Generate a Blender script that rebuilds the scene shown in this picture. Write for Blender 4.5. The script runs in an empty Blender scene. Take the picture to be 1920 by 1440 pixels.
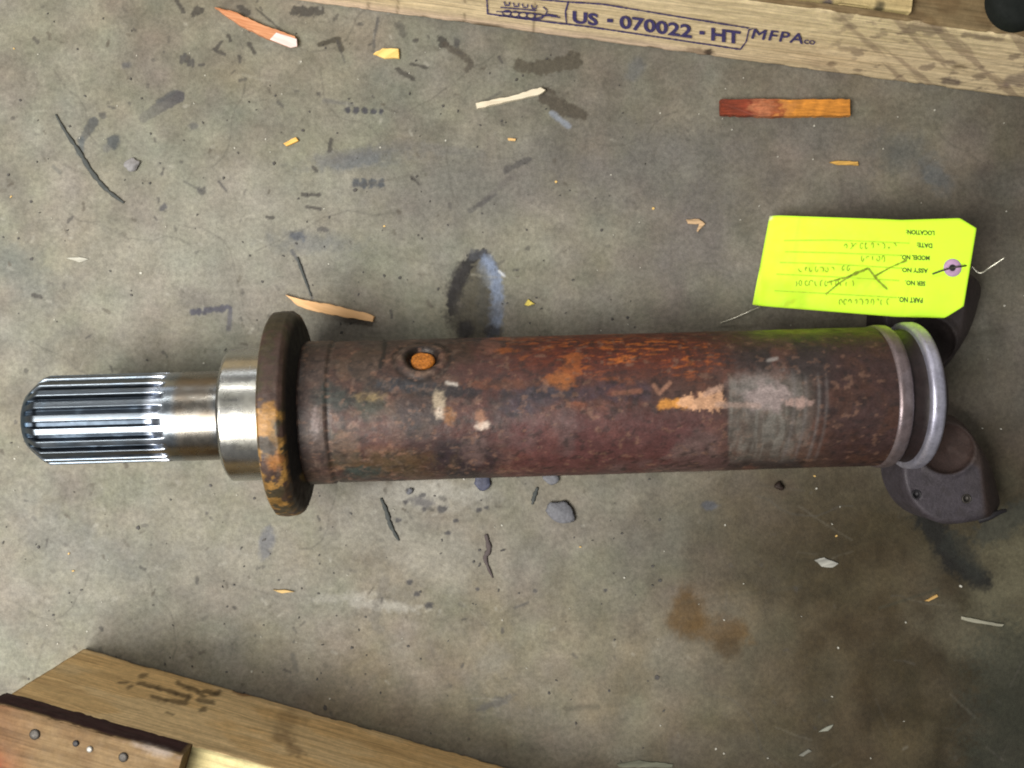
import bpy, math, random
import numpy as np
from mathutils import Vector, Matrix

# ------------------------------------------------------------------ camera, world, lights
S = 0.0003125            # one length unit of this script (1/3.2 mm) in metres
CAMH = 1900.0            # camera height above the floor, in units (about 0.59 m)
scene = bpy.context.scene
COL = scene.collection
cam_d = bpy.data.cameras.new("camera"); cam = bpy.data.objects.new("camera", cam_d); COL.objects.link(cam)
cam.location = (0, 0, CAMH*S); cam.rotation_euler = (0, 0, 0)
cam_d.sensor_width = 36; cam_d.lens = 36*CAMH/1920.0
cam_d.clip_start = 0.01; cam_d.clip_end = 50
scene.camera = cam

world = bpy.data.worlds.new("World"); scene.world = world; world.use_nodes = True
wn = world.node_tree.nodes['Background']
wn.inputs[0].default_value = (1.0, 0.97, 0.93, 1); wn.inputs[1].default_value = 0.19

def area(name, loc, target, sx, sy, power, color, spread=180):
    l = bpy.data.lights.new(name, 'AREA'); l.shape = 'RECTANGLE'; l.size = sx; l.size_y = sy
    l.energy = power; l.color = color; l.spread = math.radians(spread)
    o = bpy.data.objects.new(name, l); COL.objects.link(o); o.location = loc
    d = Vector(target)-Vector(loc); o.rotation_euler = d.to_track_quat('-Z', 'Y').to_euler()
    return o
area("doorway_light", (-0.62, -0.30, 1.05), (-0.22, 0.03, 0), 0.8, 0.6, 8.3, (1.0, 0.965, 0.90), 88)
area("strip_light", (-0.35, 1.25, 1.15), (-0.15, 0, 0), 2.4, 0.07, 9, (1.0, 0.97, 0.90))
area("ceiling_strip_light", (-0.5, 2.1, 0.55), (-0.2, 0, 0), 2.4, 0.12, 4, (0.95, 0.98, 1.0))
scene.view_settings.view_transform = 'Standard'; scene.view_settings.look = 'None'
scene.view_settings.exposure = 0.0; scene.view_settings.gamma = 1.0
scene.render.engine = 'CYCLES'; scene.cycles.filter_width = 2.0

# ------------------------------------------------------------------ helpers
def P(px, py, z=0.0):
    """place (units) of the point at height z that lies px, py (photo grid) across the floor"""
    k = (CAMH-z)/CAMH
    return ((px-960)*k, -(py-720)*k, z)
def grid_of(x, y, z):
    k = CAMH/(CAMH-z)
    return x*k+960, 720-y*k
def lin(c):
    return tuple(((v/255)/12.92 if v/255 <= .04045 else ((v/255+.055)/1.055)**2.4) for v in c)

def vnoise(x, y, seed=0):
    xi = np.floor(x).astype(np.int64); yi = np.floor(y).astype(np.int64)
    fx = x-xi; fy = y-yi
    def h(a, b):
        n = (a*374761393 + b*668265263 + seed*974634777) & 0xffffffff
        n = ((n ^ (n >> 13))*1274126177) & 0xffffffff
        n = (n ^ (n >> 16)) & 0xffffffff
        return n/4294967295.0
    u = fx*fx*(3-2*fx); v = fy*fy*(3-2*fy)
    return (h(xi, yi)*(1-u)+h(xi+1, yi)*u)*(1-v)+(h(xi, yi+1)*(1-u)+h(xi+1, yi+1)*u)*v
def fbm(x, y, s, o=4, seed=0, gain=.5):
    t = 0; a = 1; w = 0
    for i in range(o):
        t = t+a*vnoise(x/s+17.3*i, y/s-9.1*i, seed+i*31); w += a; a *= gain; s = s/2.03
    return t/w
def sstep(a, b, x):
    t = np.clip((x-a)/(b-a), 0, 1); return t*t*(3-2*t)

class Paint:
    """colour kept per vertex: stains, rust, wear and some painted-in light and shade"""
    def __init__(s, X, Y, base):
        s.X = X; s.Y = Y; s.C = np.empty(X.shape+(3,)); s.C[:] = base
        s.R = np.zeros(X.shape)                       # roughness change
    def mix(s, m, col, a=1.0, rough=None):
        m = np.clip(m*a, 0, 1)
        s.C = s.C*(1-m[..., None])+np.array(col)*m[..., None]
        if rough is not None: s.R = s.R*(1-m)+rough*m
    def sub(s, x0, x1, y0, y1):
        return (s.X > x0) & (s.X < x1) & (s.Y > y0) & (s.Y < y1)
    def blob(s, cx, cy, rx, ry, col, a=1, rot=0, edge=.35, rag=.5, seed=1, ns=None, rough=None):
        R = max(rx, ry)*1.9
        k = s.sub(cx-R, cx+R, cy-R, cy+R)
        if not k.any(): return
        x = s.X[k]-cx; y = s.Y[k]-cy; c, n = math.cos(rot), math.sin(rot)
        u = (x*c+y*n)/rx; v = (-x*n+y*c)/ry
        d = np.sqrt(u*u+v*v)
        ns = ns or max(4, min(rx, ry)*.8)
        d = d+(fbm(s.X[k], s.Y[k], ns, 5, seed)-.5)*2*rag+(fbm(s.X[k], s.Y[k], 5, 3, seed+3)-.5)*.7*rag
        m = np.clip((1-sstep(1-edge, 1+edge, d))*a, 0, 1)
        s.C[k] = s.C[k]*(1-m[:, None])+np.array(col)*m[:, None]
        if rough is not None: s.R[k] = s.R[k]*(1-m)+rough*m
    def stroke(s, pts, w, col, a=1, soft=1.2, rag=.3, seed=3, w2=None, fade=(1, 1)):
        pts = [np.array(p, float) for p in pts]
        x0 = min(p[0] for p in pts)-w*2-6; x1 = max(p[0] for p in pts)+w*2+6
        y0 = min(p[1] for p in pts)-w*2-6; y1 = max(p[1] for p in pts)+w*2+6
        k = s.sub(x0, x1, y0, y1)
        if not k.any(): return
        x = s.X[k]; y = s.Y[k]; best = np.full(x.shape, 1e9); tt = np.zeros(x.shape); n = len(pts)-1
        for i in range(n):
            a0, b0 = pts[i], pts[i+1]; d = b0-a0; L = max((d**2).sum(), 1e-6)
            t = np.clip(((x-a0[0])*d[0]+(y-a0[1])*d[1])/L, 0, 1)
            q = np.hypot(x-a0[0]-t*d[0], y-a0[1]-t*d[1]); m = q < best
            best = np.where(m, q, best); tt = np.where(m, (i+t)/n, tt)
        ww = w+((w2 if w2 is not None else w)-w)*tt
        ww = ww = ww*(1+(fbm(x, y, 9, 2, seed)-.5)*2*rag+(fbm(x, y, 4, 2, seed+7)-.5)*1.6*rag)
        al = fade[0]+(fade[1]-fade[0])*tt
        m = np.clip((1-sstep(ww/2-soft*.5, ww/2+soft, best))*a*al, 0, 1)
        s.C[k] = s.C[k]*(1-m[:, None])+np.array(col)*m[:, None]

def put_colour(me, C, R=None):
    at = me.color_attributes.new("surface_colour", 'FLOAT_COLOR', 'POINT')
    n = len(me.vertices); a = np.ones((n, 4), np.float32); a[:, :3] = C.reshape(-1, 3)
    if R is not None: a[:, 3] = R.reshape(-1)
    at.data.foreach_set("color", a.ravel())

def mesh_np(name, V, F):
    """V (n,3) in units, F (m,4) quads"""
    me = bpy.data.meshes.new(name)
    V = np.asarray(V, np.float32)*S; F = np.asarray(F, np.int32)
    me.vertices.add(len(V)); me.vertices.foreach_set("co", V.ravel())
    k = F.shape[1]
    me.loops.add(F.size); me.loops.foreach_set("vertex_index", F.ravel())
    me.polygons.add(len(F)); me.polygons.foreach_set("loop_start", np.arange(0, F.size, k, dtype=np.int32))
    me.polygons.foreach_set("loop_total", np.full(len(F), k, np.int32))
    me.polygons.foreach_set("use_smooth", np.ones(len(F), bool))
    me.update(calc_edges=True); me.validate()
    return me
def mesh_py(name, V, F, smooth=False):
    me = bpy.data.meshes.new(name); me.from_pydata([(v[0]*S, v[1]*S, v[2]*S) for v in V], [], F); me.update()
    if smooth: me.polygons.foreach_set("use_smooth", [True]*len(me.polygons))
    return me
def link(name, me, mat=None, parent=None):
    o = bpy.data.objects.new(name, me); COL.objects.link(o)
    if mat: me.materials.append(mat)
    if parent:
        o.parent = parent
        # a part's vertices are kept in world units; a part of a part has a parent that already sits at the world origin
        if parent.parent is None: o.matrix_parent_inverse = Matrix.Translation(parent.location).inverted()
    return o
def tag(o, label=None, cat=None, group=None, kind=None):
    if label: o["label"] = label
    if cat: o["category"] = cat
    if group: o["group"] = group
    if kind: o["kind"] = kind
    return o
def empty(name, loc, label, cat, group=None):
    o = bpy.data.objects.new(name, None); COL.objects.link(o); o.location = [c*S for c in loc]; o.empty_display_size = .01
    return tag(o, label, cat, group)
def rebase(o):
    """put the origin of a single-mesh thing at its base"""
    me = o.data; n = len(me.vertices); a = np.empty(n*3, np.float32); me.vertices.foreach_get("co", a); a = a.reshape(-1, 3)
    c = np.array([a[:, 0].mean(), a[:, 1].mean(), a[:, 2].min()], np.float32)
    me.vertices.foreach_set("co", (a-c).ravel()); me.update(); o.location = c.tolist(); return o
def gridF(nu, nv, closed_v=False):
    i, j = np.meshgrid(np.arange(nu-1), np.arange(nv if closed_v else nv-1), indexing='ij')
    j2 = (j+1) % nv
    return np.stack([i*nv+j, (i+1)*nv+j, (i+1)*nv+j2, i*nv+j2], -1).reshape(-1, 4)

# ------------------------------------------------------------------ materials
def nodes(m):
    m.use_nodes = True; nt = m.node_tree; return nt, nt.nodes['Principled BSDF']
def N(nt, typ, **k):
    n = nt.nodes.new(typ)
    for a, b in k.items():
        if a in n.inputs: n.inputs[a].default_value = b
        else: setattr(n, a, b)
    return n
def mapped(nt, sc):
    tc = N(nt, 'ShaderNodeTexCoord'); mp = N(nt, 'ShaderNodeMapping'); mp.inputs['Scale'].default_value = sc
    nt.links.new(tc.outputs['Object'], mp.inputs['Vector']); return mp
def noise_fac(nt, sc, scale, detail=6, rough=.6):
    mp = mapped(nt, sc); n = N(nt, 'ShaderNodeTexNoise'); n.inputs['Scale'].default_value = scale
    n.inputs['Detail'].default_value = detail; n.inputs['Roughness'].default_value = rough
    nt.links.new(mp.outputs[0], n.inputs['Vector']); return n.outputs['Fac']
def ramp(nt, fac, lo, hi, a=.3, b=.7):
    r = N(nt, 'ShaderNodeMapRange'); nt.links.new(fac, r.inputs[0])
    r.inputs[1].default_value = a; r.inputs[2].default_value = b; r.inputs[3].default_value = lo; r.inputs[4].default_value = hi
    return r.outputs[0]
def mul(nt, c, f):
    v = N(nt, 'ShaderNodeVectorMath', operation='SCALE')
    nt.links.new(c, v.inputs[0]); nt.links.new(f, v.inputs['Scale']); return v.outputs[0]
def painted(name, rough=.6, grain_rot=None, metal=0.0, spec=.5, sc=(1, 1, 1), layers=((300, .75, 1.25),), bump=(400, .3, .0006), bsc=None, coat=0):
    m = bpy.data.materials.new(name); nt, b = nodes(m)
    at = N(nt, 'ShaderNodeAttribute', attribute_name="surface_colour"); c = at.outputs['Color']
    for (s_, lo, hi) in layers: c = mul(nt, c, ramp(nt, noise_fac(nt, sc, s_), lo, hi))
    if grain_rot is not None:                                             # fine fibres along the timber
        tc = N(nt, 'ShaderNodeTexCoord'); gm = N(nt, 'ShaderNodeMapping', vector_type='TEXTURE'); gm.inputs['Rotation'].default_value = (0, 0, grain_rot); gm.inputs['Scale'].default_value = (22, 1, 1)
        nt.links.new(tc.outputs['Object'], gm.inputs['Vector'])
        gn = N(nt, 'ShaderNodeTexNoise'); gn.inputs['Scale'].default_value = 620; gn.inputs['Detail'].default_value = 5; gn.inputs['Distortion'].default_value = .4
        nt.links.new(gm.outputs[0], gn.inputs['Vector']); c = mul(nt, c, ramp(nt, gn.outputs['Fac'], .72, 1.15, .32, .62))
    nt.links.new(c, b.inputs['Base Color'])
    ad = N(nt, 'ShaderNodeMath', operation='ADD', use_clamp=True); ad.inputs[1].default_value = rough-1.0
    nt.links.new(at.outputs['Alpha'], ad.inputs[0])
    rn = N(nt, 'ShaderNodeMath', operation='MULTIPLY', use_clamp=True)
    nt.links.new(ad.outputs[0], rn.inputs[0]); nt.links.new(ramp(nt, noise_fac(nt, sc, 180), .8, 1.2), rn.inputs[1])
    nt.links.new(rn.outputs[0], b.inputs['Roughness'])
    b.inputs['Metallic'].default_value = metal; b.inputs['Specular IOR Level'].default_value = spec
    b.inputs['Coat Weight'].default_value = coat; b.inputs['Coat Roughness'].default_value = .35
    if bump:
        bp = N(nt, 'ShaderNodeBump'); bp.inputs['Strength'].default_value = bump[1]; bp.inputs['Distance'].default_value = bump[2]
        nt.links.new(gn.outputs['Fac'] if grain_rot is not None else noise_fac(nt, bsc or sc, bump[0], 8, .65), bp.inputs['Height']); nt.links.new(bp.outputs[0], b.inputs['Normal'])
    return m
# alpha of the colour attribute carries 1 + roughness change
def flat(name, col, rough=.6, metal=0, spec=.4, var=.15, scale=300, bump=.3, sc=(1, 1, 1), dist=.0003):
    m = bpy.data.materials.new(name); nt, b = nodes(m)
    rgb = N(nt, 'ShaderNodeRGB'); rgb.outputs[0].default_value = (*col, 1)
    c = mul(nt, rgb.outputs[0], ramp(nt, noise_fac(nt, sc, scale), 1-var, 1+var))
    nt.links.new(c, b.inputs['Base Color'])
    nt.links.new(ramp(nt, noise_fac(nt, sc, scale*.6), rough*.8, min(1, rough*1.2)), b.inputs['Roughness'])
    b.inputs['Metallic'].default_value = metal; b.inputs['Specular IOR Level'].default_value = spec
    if bump:
        bp = N(nt, 'ShaderNodeBump'); bp.inputs['Strength'].default_value = bump; bp.inputs['Distance'].default_value = dist
        nt.links.new(noise_fac(nt, sc, scale*1.5), bp.inputs['Height']); nt.links.new(bp.outputs[0], b.inputs['Normal'])
    return m

M = {}
M['concrete'] = painted('concrete', rough=.68, spec=.3, layers=((55, .86, 1.14), (380, .76, 1.16), (1500, .82, 1.14)), bump=(700, .5, .0005))
for tn, tr in (('timber', -.1333), ('timber2', -.2742)): M[tn] = painted('rough_timber', grain_rot=tr, rough=.8, spec=.2, layers=((260, .86, 1.12), (1400, .9, 1.1)), bump=(500, .5, .0006))
M['rust'] = painted('rusty_steel', rough=.5, metal=.1, spec=.4, layers=((240, .50, .95), (1100, .75, 1.25)), bump=(650, .5, .0004), sc=(.7, 1, 1))
M['steel'] = painted('machined_steel', rough=.24, metal=1, layers=((60, .9, 1.08), (700, .93, 1.05)), bump=(900, .12, .0002), bsc=(3.5, .35, .35), sc=(1, 1, 1))
M['wornsteel'] = painted('worn_steel', rough=.42, metal=.75, layers=((200, .8, 1.15), (900, .85, 1.15)), bump=(900, .3, .0003), sc=(1, 1, 1))
M['cast'] = painted('oily_cast_steel', rough=.58, metal=.2, layers=((200, .75, 1.2), (900, .8, 1.2)), bump=(900, .6, .0006))
M['ink'] = flat('violet_ink', (.055, .045, .16), .8, var=.5, scale=900, bump=0)
M['tagink'] = flat('tag_print', (.05, .08, .015), .8, var=.3, bump=0)
M['tagrule'] = flat('tag_rule', (.34, .52, .02), .8, var=.3, scale=500, bump=0)
M['olive'] = flat('faint_olive', (.20, .27, .012), .8, var=.4, scale=500, bump=0)
M['card'] = painted('fluorescent_card', rough=.7, spec=.25, layers=((90, .98, 1.02),), bump=(60, .25, .0006))
M['eyelet'] = flat('eyelet_paper', (.42, .27, .42), .7, bump=0)
M['dark'] = flat('near_black', (.012, .011, .014), .6, bump=.3)
M['wire'] = flat('tie_wire', (.5, .49, .42), .35, metal=.9, bump=0)
M['nail'] = flat('nail_steel', (.05, .045, .04), .5, metal=.5, scale=800)
M['steelhead'] = flat('worn_nail_head', (.30, .29, .27), .5, metal=.6, scale=900)
M['plug'] = flat('orange_plug_wax', (.36, .12, .014), .5, var=.6, scale=900, bump=.6)
M['rubber'] = flat('black_rubber', (.010, .012, .011), .8, spec=.15)
M['thread'] = flat('grey_green_rubber', (.05, .056, .055), .8, scale=900)

# ------------------------------------------------------------------ floor
def build_floor():
    st = 2.3
    xs = np.arange(-150, 2075, st); ys = np.arange(-130, 1575, st)
    ext = np.array([60, 200, 600, 1800, 5000, 12000.])
    xs = np.concatenate([(xs[0]-ext)[::-1], xs, xs[-1]+ext]); ys = np.concatenate([(ys[0]-ext)[::-1], ys, ys[-1]+ext])
    X, Y = np.meshgrid(xs, ys, indexing='ij')
    p = Paint(X, Y, (.170, .157, .122))
    n1 = fbm(X, Y, 420, 4, 5); n2 = fbm(X, Y, 130, 5, 9); n3 = fbm(X, Y, 36, 5, 14); n4 = fbm(X, Y, 9, 3, 21)
    p.mix(sstep(.45, .75, n1), (.152, .154, .122), .7)                      # greenish grey areas
    p.mix(sstep(-300, 700, 700-X)*.8+0*X, (.188, .184, .146), .8)
    p.mix(sstep(700, 1500, X), (.160, .144, .116), .85)                      # browner right half
    p.mix(sstep(1050, 1650, X)*sstep(640, 1050, Y), (.070, .058, .038), .95)  # shadow over the lower right painted into the floor colour
    p.mix(sstep(1500, 1950, X)*sstep(1100, 1500, Y), (.036, .036, .022), .8)  # same painted shade, deeper in the corner
    p.mix(sstep(300, 0, Y)*sstep(500, 900, X), (.125, .122, .100), .6)
    p.mix(sstep(1000, 1250, Y)*sstep(400, 700, X)*sstep(1500, 1200, X), (.155, .13, .088), .6)
    p.mix(sstep(.52, .75, n2), (.125, .113, .095), .6)
    p.mix(sstep(.55, .32, n2), (.205, .192, .165), .35*1)
    p.C *= (0.76+.46*n3)[..., None]; p.C *= (.90+.20*n4)[..., None]
    cast_shade = sstep(1050, 1600, X)*sstep(600, 1050, Y)*(.75+.5*fbm(X, Y, 150, 4, 520))      # body shadow at the lower right, painted into the slab colour
    p.C *= 1-np.clip(cast_shade, 0, 1)[..., None]*np.array((.50, .56, .70)); p.C *= (1-.28*sstep(1680, 1900, X)*sstep(0, 300, Y))[..., None]
    for ch, sd in ((0, 501), (1, 502), (2, 503)): p.C[..., ch] *= 1+(fbm(X, Y, 70, 3, sd)-.5)*(.16 if ch != 1 else .06)
    # pale worn areas
    W = (.30, .29, .26)
    p.blob(800, 925, 95, 26, W, .75, .05, .6, .6, 2); p.blob(760, 1010, 130, 60, (.24, .23, .20), .45, .5, .7, .7, 3)
    p.blob(720, 1135, 70, 10, W, .6, .12, .5, .8, 4); p.blob(640, 1120, 60, 8, W, .4, -.1, .5, .8, 5)
    p.blob(820, 1060, 60, 30, (.26, .24, .2), .35, .4, .7, .7, 7)
    p.blob(1900, 1090, 70, 90, (.15, .14, .09), .6, 0, .8, .6, 8); p.blob(1830, 1200, 90, 40, (.13, .12, .08), .45, .5, .8, .6, 8)
    p.blob(430, 480, 240, 130, (.24, .23, .205), .35, 0, .8, .6, 12); p.blob(300, 1080, 240, 110, (.205, .2, .175), .3, 0, .8, .6, 13)
    # bluish scuffs
    B = (.085, .092, .105)
    p.blob(680, 298, 90, 16, B, .55, -.1, .7, .7, 15); p.blob(580, 455, 80, 18, B, .5, .05, .7, .7, 16)
    p.blob(900, 350, 190, 60, (.115, .108, .105), .55, -.15, .8, .6, 17); p.blob(1230, 320, 170, 70, (.10, .095, .10), .5, .1, .8, .6, 18)
    p.blob(1690, 290, 60, 40, (.08, .088, .095), .5, .4, .7, .8, 19); p.blob(1755, 330, 22, 34, (.09, .11, .13), .5, -.4, .6, .6, 20)
    p.blob(1540, 240, 80, 40, (.085, .088, .085), .45, .1, .8, .8, 22); p.blob(1310, 445, 60, 80, (.10, .09, .10), .4, 0, .8, .6, 23)
    p.blob(40, 510, 70, 40, (.10, .11, .105), .5, .6, .7, .7, 24); p.blob(120, 1010, 120, 40, (.12, .125, .125), .4, .4, .7, .7, 25)
    p.blob(500, 1015, 14, 30, (.10, .105, .125), .75, .2, .4, .5, 26); p.blob(495, 1018, 8, 22, (.13, .13, .13), .5, .1, .4, .5, 26)
    p.blob(1331, 948, 15, 9, (.07, .075, .09), .8, 0, .3, .4, 27); p.blob(1190, 130, 14, 22, (.08, .09, .11), .4, .5, .5, .5, 27)
    p.blob(360, 560, 34, 20, (.13, .12, .11), .6, .3, .6, .6, 28)
    # dark wet patch beside the barrel
    D = (.018, .016, .016)
    p.blob(893, 560, 46, 80, (.060, .054, .038), .92, .05, .2, .22, 30)
    p.stroke([(905, 474), (880, 490), (862, 520), (850, 560), (848, 580)], 12, (.010, .009, .009), .97, 3, .8, 31, 22)
    p.stroke([(888, 478), (908, 478), (925, 500)], 16, (.05, .052, .06), .8, 5, .5, 32)
    p.stroke([(912, 492), (930, 520), (934, 570), (926, 620)], 20, (.16, .20, .29), .85, 7, .5, 33, 22)
    p.stroke([(905, 505), (915, 530)], 16, (.20, .22, .25), .5, 6, .5, 34)
    p.blob(852, 560, 16, 40, D, .8, .1, .5, 1.1, 31); p.blob(866, 512, 14, 24, D, .8, .5, .5, 1.1, 32); p.blob(890, 600, 40, 44, (.05, .044, .032), .7, 0, .5, .5, 37); p.blob(905, 560, 10, 60, (.05, .05, .045), .5, 0, .6, 1, 38)
    p.blob(874, 618, 16, 18, D, .95, 0, .4, .4, 35); p.blob(925, 622, 18, 12, D, .8, 0, .4, .4, 36)
    p.stroke([(935, 508), (946, 518)], 3, (.5, .52, .55), .8)
    # rust stain bottom right
    Rr = (.085, .048, .014)
    p.blob(1290, 1150, 34, 42, Rr, .8, .2, .45, .45, 40); p.blob(1350, 1185, 52, 26, Rr, .75, .2, .45, .5, 41)
    p.blob(1365, 1215, 26, 20, (.055, .036, .016), .75, .5, .5, .5, 42); p.blob(1460, 912, 34, 22, (.07, .05, .035), .5, 0, .8, .5, 43)
    # dark grease trail under the yoke
    p.stroke([(1735, 965), (1765, 1010), (1785, 1055), (1845, 1090)], 44, (.010, .010, .009), .95, 14, .5, 45, 26)
    p.stroke([(1790, 1020), (1835, 1075)], 40, (.022, .024, .020), .7, 16, .6, 46, 20)
    p.stroke([(1850, 1000), (1920, 960), (2000, 900)], 40, (.03, .034, .03), .6, 16, .6, 46)
    p.stroke([(1900, 1240), (1880, 1440)], 120, (.035, .04, .03), .55, 60, .6, 47)
    # smears and rubber scuffs
    G = (.040, .039, .043)
    p.stroke([(334, 181), (300, 200), (270, 220)], 23, (.060, .058, .064), .95, 2, .15, 50, 18, (1, .45))
    p.stroke([(326, 172), (296, 190)], 7, (.06, .062, .064), .8, 2, .3, 51)
    p.stroke([(175, 228), (165, 245), (153, 262)], 17, (.055, .058, .06), .9, 3, .4, 52, 12, (1, .7))
    p.stroke([(152, 262), (150, 285)], 10, (.075, .085, .09), .8, 3, .4, 53)
    p.stroke([(204, 200), (216, 203)], 4, G, .6); p.blob(192, 217, 8, 6, G, .7)
    p.blob(213, 266, 12, 12, (.05, .056, .06), .9, .3, .3, .6, 55); p.blob(200, 278, 9, 7, (.09, .09, .09), .6)
    p.blob(238, 122, 9, 6, (.08, .08, .085), .8); p.blob(363, 236, 8, 7, (.09, .09, .09), .7)
    p.stroke([(345, 340), (378, 358)], 3, G, .5); p.blob(378, 357, 8, 8, G, .7, 0, .3, .9, 57); p.stroke([(410, 340), (424, 358)], 4, G, .7)
    p.blob(307, 388, 7, 8, (.05, .05, .06), .8, 0, .3, .9); p.stroke([(100, 312), (112, 324)], 6, (.1, .1, .09), .7)
    for (x, y, w) in ((340, 112, 5), (347, 108, 6), (354, 114, 7), (361, 118, 5)): p.stroke([(x, y-6), (x, y+6)], w, G, .75)
    for i, x in enumerate((652, 668, 684, 700, 714)): p.blob(x, 206+i*.8, 6 if i < 4 else 4, 6, (.035, .036, .048), .9, .3, .3, .6, 60+i)
    p.stroke([(608, 188), (660, 196)], 6, (.11, .108, .105), .6, 3)
    for i, x in enumerate((668, 682, 697, 714)): p.blob(x, 344, 7, 9, (.045, .052, .062), .9, .2, .35, .7, 70+i)
    for i in range(6): p.blob(362+i*11, 585-i*1.2, 6, 7, (.05, .05, .07), .9, .3, .3, .6, 80+i)
    p.stroke([(425, 575), (432, 577), (429, 616)], 8, (.055, .055, .075), .9, 2)
    p.stroke([(640, 306), (700, 296)], 22, (.10, .108, .118), .55, 8, .8, 85)
    p.stroke([(600, 83), (634, 72), (640, 94)], 9, (.045, .04, .03), .9, 2, .3, 86); p.stroke([(632, 76), (646, 116)], 4, G, .5)
    p.stroke([(708, 35), (702, 65), (700, 98)], 5, (.06, .06, .065), .7, 2, .9, 87)
    p.stroke([(826, 74), (832, 84)], 13, (.03, .028, .026), .85, 3, .7, 88); p.stroke([(832, 84), (860, 98), (884, 118), (876, 130)], 10, (.06, .052, .042), .8, 3, .7, 89)
    p.blob(856, 80, 6, 10, G, .7); p.stroke([(748, 46), (756, 62)], 16, (.07, .068, .06), .7, 4, .7, 90)
    p.stroke([(975, 122), (1010, 128), (1060, 118), (1078, 112)], 20, (.072, .064, .048), .92, 3, .5, 91, 30)
    p.stroke([(1028, 180), (1060, 205), (1092, 215)], 34, (.066, .057, .044), .92, 3, .35, 92, 18)
    p.stroke([(1035, 212), (1066, 236)], 9, (.20, .23, .29), .7, 3, .4, 93)
    p.stroke([(1134, 150), (1140, 180)], 14, (.11, .10, .08), .5, 4); p.stroke([(940, 172), (905, 192)], 5, G, .4)
    p.stroke([(990, 300), (950, 318)], 10, G, .6, 3, .6); p.stroke([(960, 330), (900, 385)], 8, (.09, .083, .078), .6, 4, .8)
    p.stroke([(930, 365), (880, 395)], 6, G, .5, 3, .8); p.stroke([(600, 300), (760, 270), (900, 290)], 14, (.11, .108, .11), .35, 8, .8)
    p.stroke([(500, 722), (560, 735)], 3, G, .3)
    for (a, b, w) in (((568, 365), (600, 366), 7), ((575, 388), (600, 391), 6), ((500, 407), (512, 408), 5), ((416, 78), (404, 92), 5),
                      ((466, 80), (476, 98), 6), ((400, 92), (420, 102), 5), ((448, 105), (450, 116), 6), ((428, 66), (432, 76), 7), ((450, 12), (462, 24), 12),
                      ((330, 0), (344, 22), 6), ((378, 18), (366, 22), 14), ((62, 552), (76, 558), 7), ((586, 312), (592, 320), 6), ((620, 262), (618, 282), 8),
                      ((772, 332), (784, 344), 5), ((480, 16), (545, 72), 3), ((555, 20), (600, 20), 18), ((770, 120), (800, 126), 5), ((745, 130), (775, 148), 8)):
        p.stroke([a, b], w, (.045, .042, .038), .85, 1.6, .6, int(a[0]))
    p.blob(605, 430, 11, 5, G, .7); p.blob(556, 442, 14, 9, (.06, .068, .085), .8, 0, .4, .9, 99)
    p.stroke([(548, 470), (560, 490), (572, 520), (585, 560)], 6, (.07, .072, .08), .75, 2, .8, 100, 3)
    # scrapes under the barrel
    for (c, r) in (((768, 920), 7), ((792, 928), 6), ((760, 942), 5), ((828, 955), 9), ((795, 955), 5), ((912, 952), 5), ((897, 956), 6), ((855, 976), 5),
                   ((768, 1092), 6), ((782, 1114), 7), ((804, 1135), 8), ((840, 1000), 5), ((745, 975), 6), ((1004, 1108), 4), ((896, 1105), 4), ((1135, 1107), 4)):
        p.blob(c[0], c[1], r, r*.8, (.042, .041, .046), .85, 0, .35, .6, c[0])
    p.stroke([(720, 1090), (700, 1160), (712, 1180)], 14, (.12, .11, .095), .5, 4, .8); p.stroke([(990, 1130), (965, 1140)], 4, G, .6)
    p.blob(790, 940, 22, 9, (.065, .062, .07), .7, .1, .4, .6); p.stroke([(548, 1228), (556, 1258)], 8, (.09, .085, .075), .6, 3)
    p.stroke([(1060, 980), (1000, 1090)], 12, (.15, .135, .115), .5, 6, .8); p.blob(930, 1318, 30, 9, (.08, .08, .085), .6, -.35, .4, .7, 105)
    p.stroke([(1280, 1130), (1500, 1100)], 5, (.05, .045, .03), .3, 5)
    p.stroke([(1650, 1140), (1760, 1105)], 4, (.04, .038, .025), .6, 3); p.stroke([(1060, 1330), (1120, 1325)], 8, (.07, .065, .05), .5, 5)
    p.stroke([(1880, 620), (1740, 640)], 10, (.06, .055, .04), .4, 6)
    # hairline cracks
    rg = random.Random(4)
    def crack(x, y, a, n, w=2.2, al=.4):
        pts = [(x, y)]
        for _ in range(n):
            a += rg.uniform(-.55, .55); x += math.cos(a)*24; y += math.sin(a)*24; pts.append((x, y))
        p.stroke(pts, w, (.07, .066, .056), al, 1.4, .6, 7)
    for c in ((560, 90, .6, 9), (600, 130, 1.7, 8), (460, 160, 1.5, 7), (130, 400, .2, 10), (330, 420, .2, 12), (720, 200, .1, 10), (840, 270, 1.8, 5),
              (60, 640, .3, 8), (1100, 260, .3, 8), (250, 1050, .2, 9), (1420, 930, .2, 8), (560, 780+250, .1, 8), (30, 1130, .1, 8), (480, 470, .1, 12), (100, 130, 1.5, 7),
              (1750, 90+130, 1.5, 9), (1320, 1300, -.3, 10)):
        crack(*c)
    for i in range(520):                                                    # chips, grit scars
        x = rg.uniform(-50, 1950)*rg.choice([.45, .55, .8, 1]); y = rg.uniform(-30, 1450); a = rg.gauss(.75, .8); L = rg.uniform(1, 13)*(1 if x < 1000 else .7)
        q = rg.random(); k = .5 if x > 1100 else 1
        if q < .72: p.stroke([(x, y), (x+math.cos(a)*L, y+math.sin(a)*L)], rg.uniform(2.5, 6), (.050, .047, .045) if q < .4 else (.08, .07, .055), rg.uniform(.3, .85)*k, 1.4, .8, i)
        else: p.stroke([(x, y), (x+math.cos(a)*L, y+math.sin(a)*L)], rg.uniform(2, 5), (.32, .31, .27), rg.uniform(.15, .5)*k, 2, .8, i)
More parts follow.
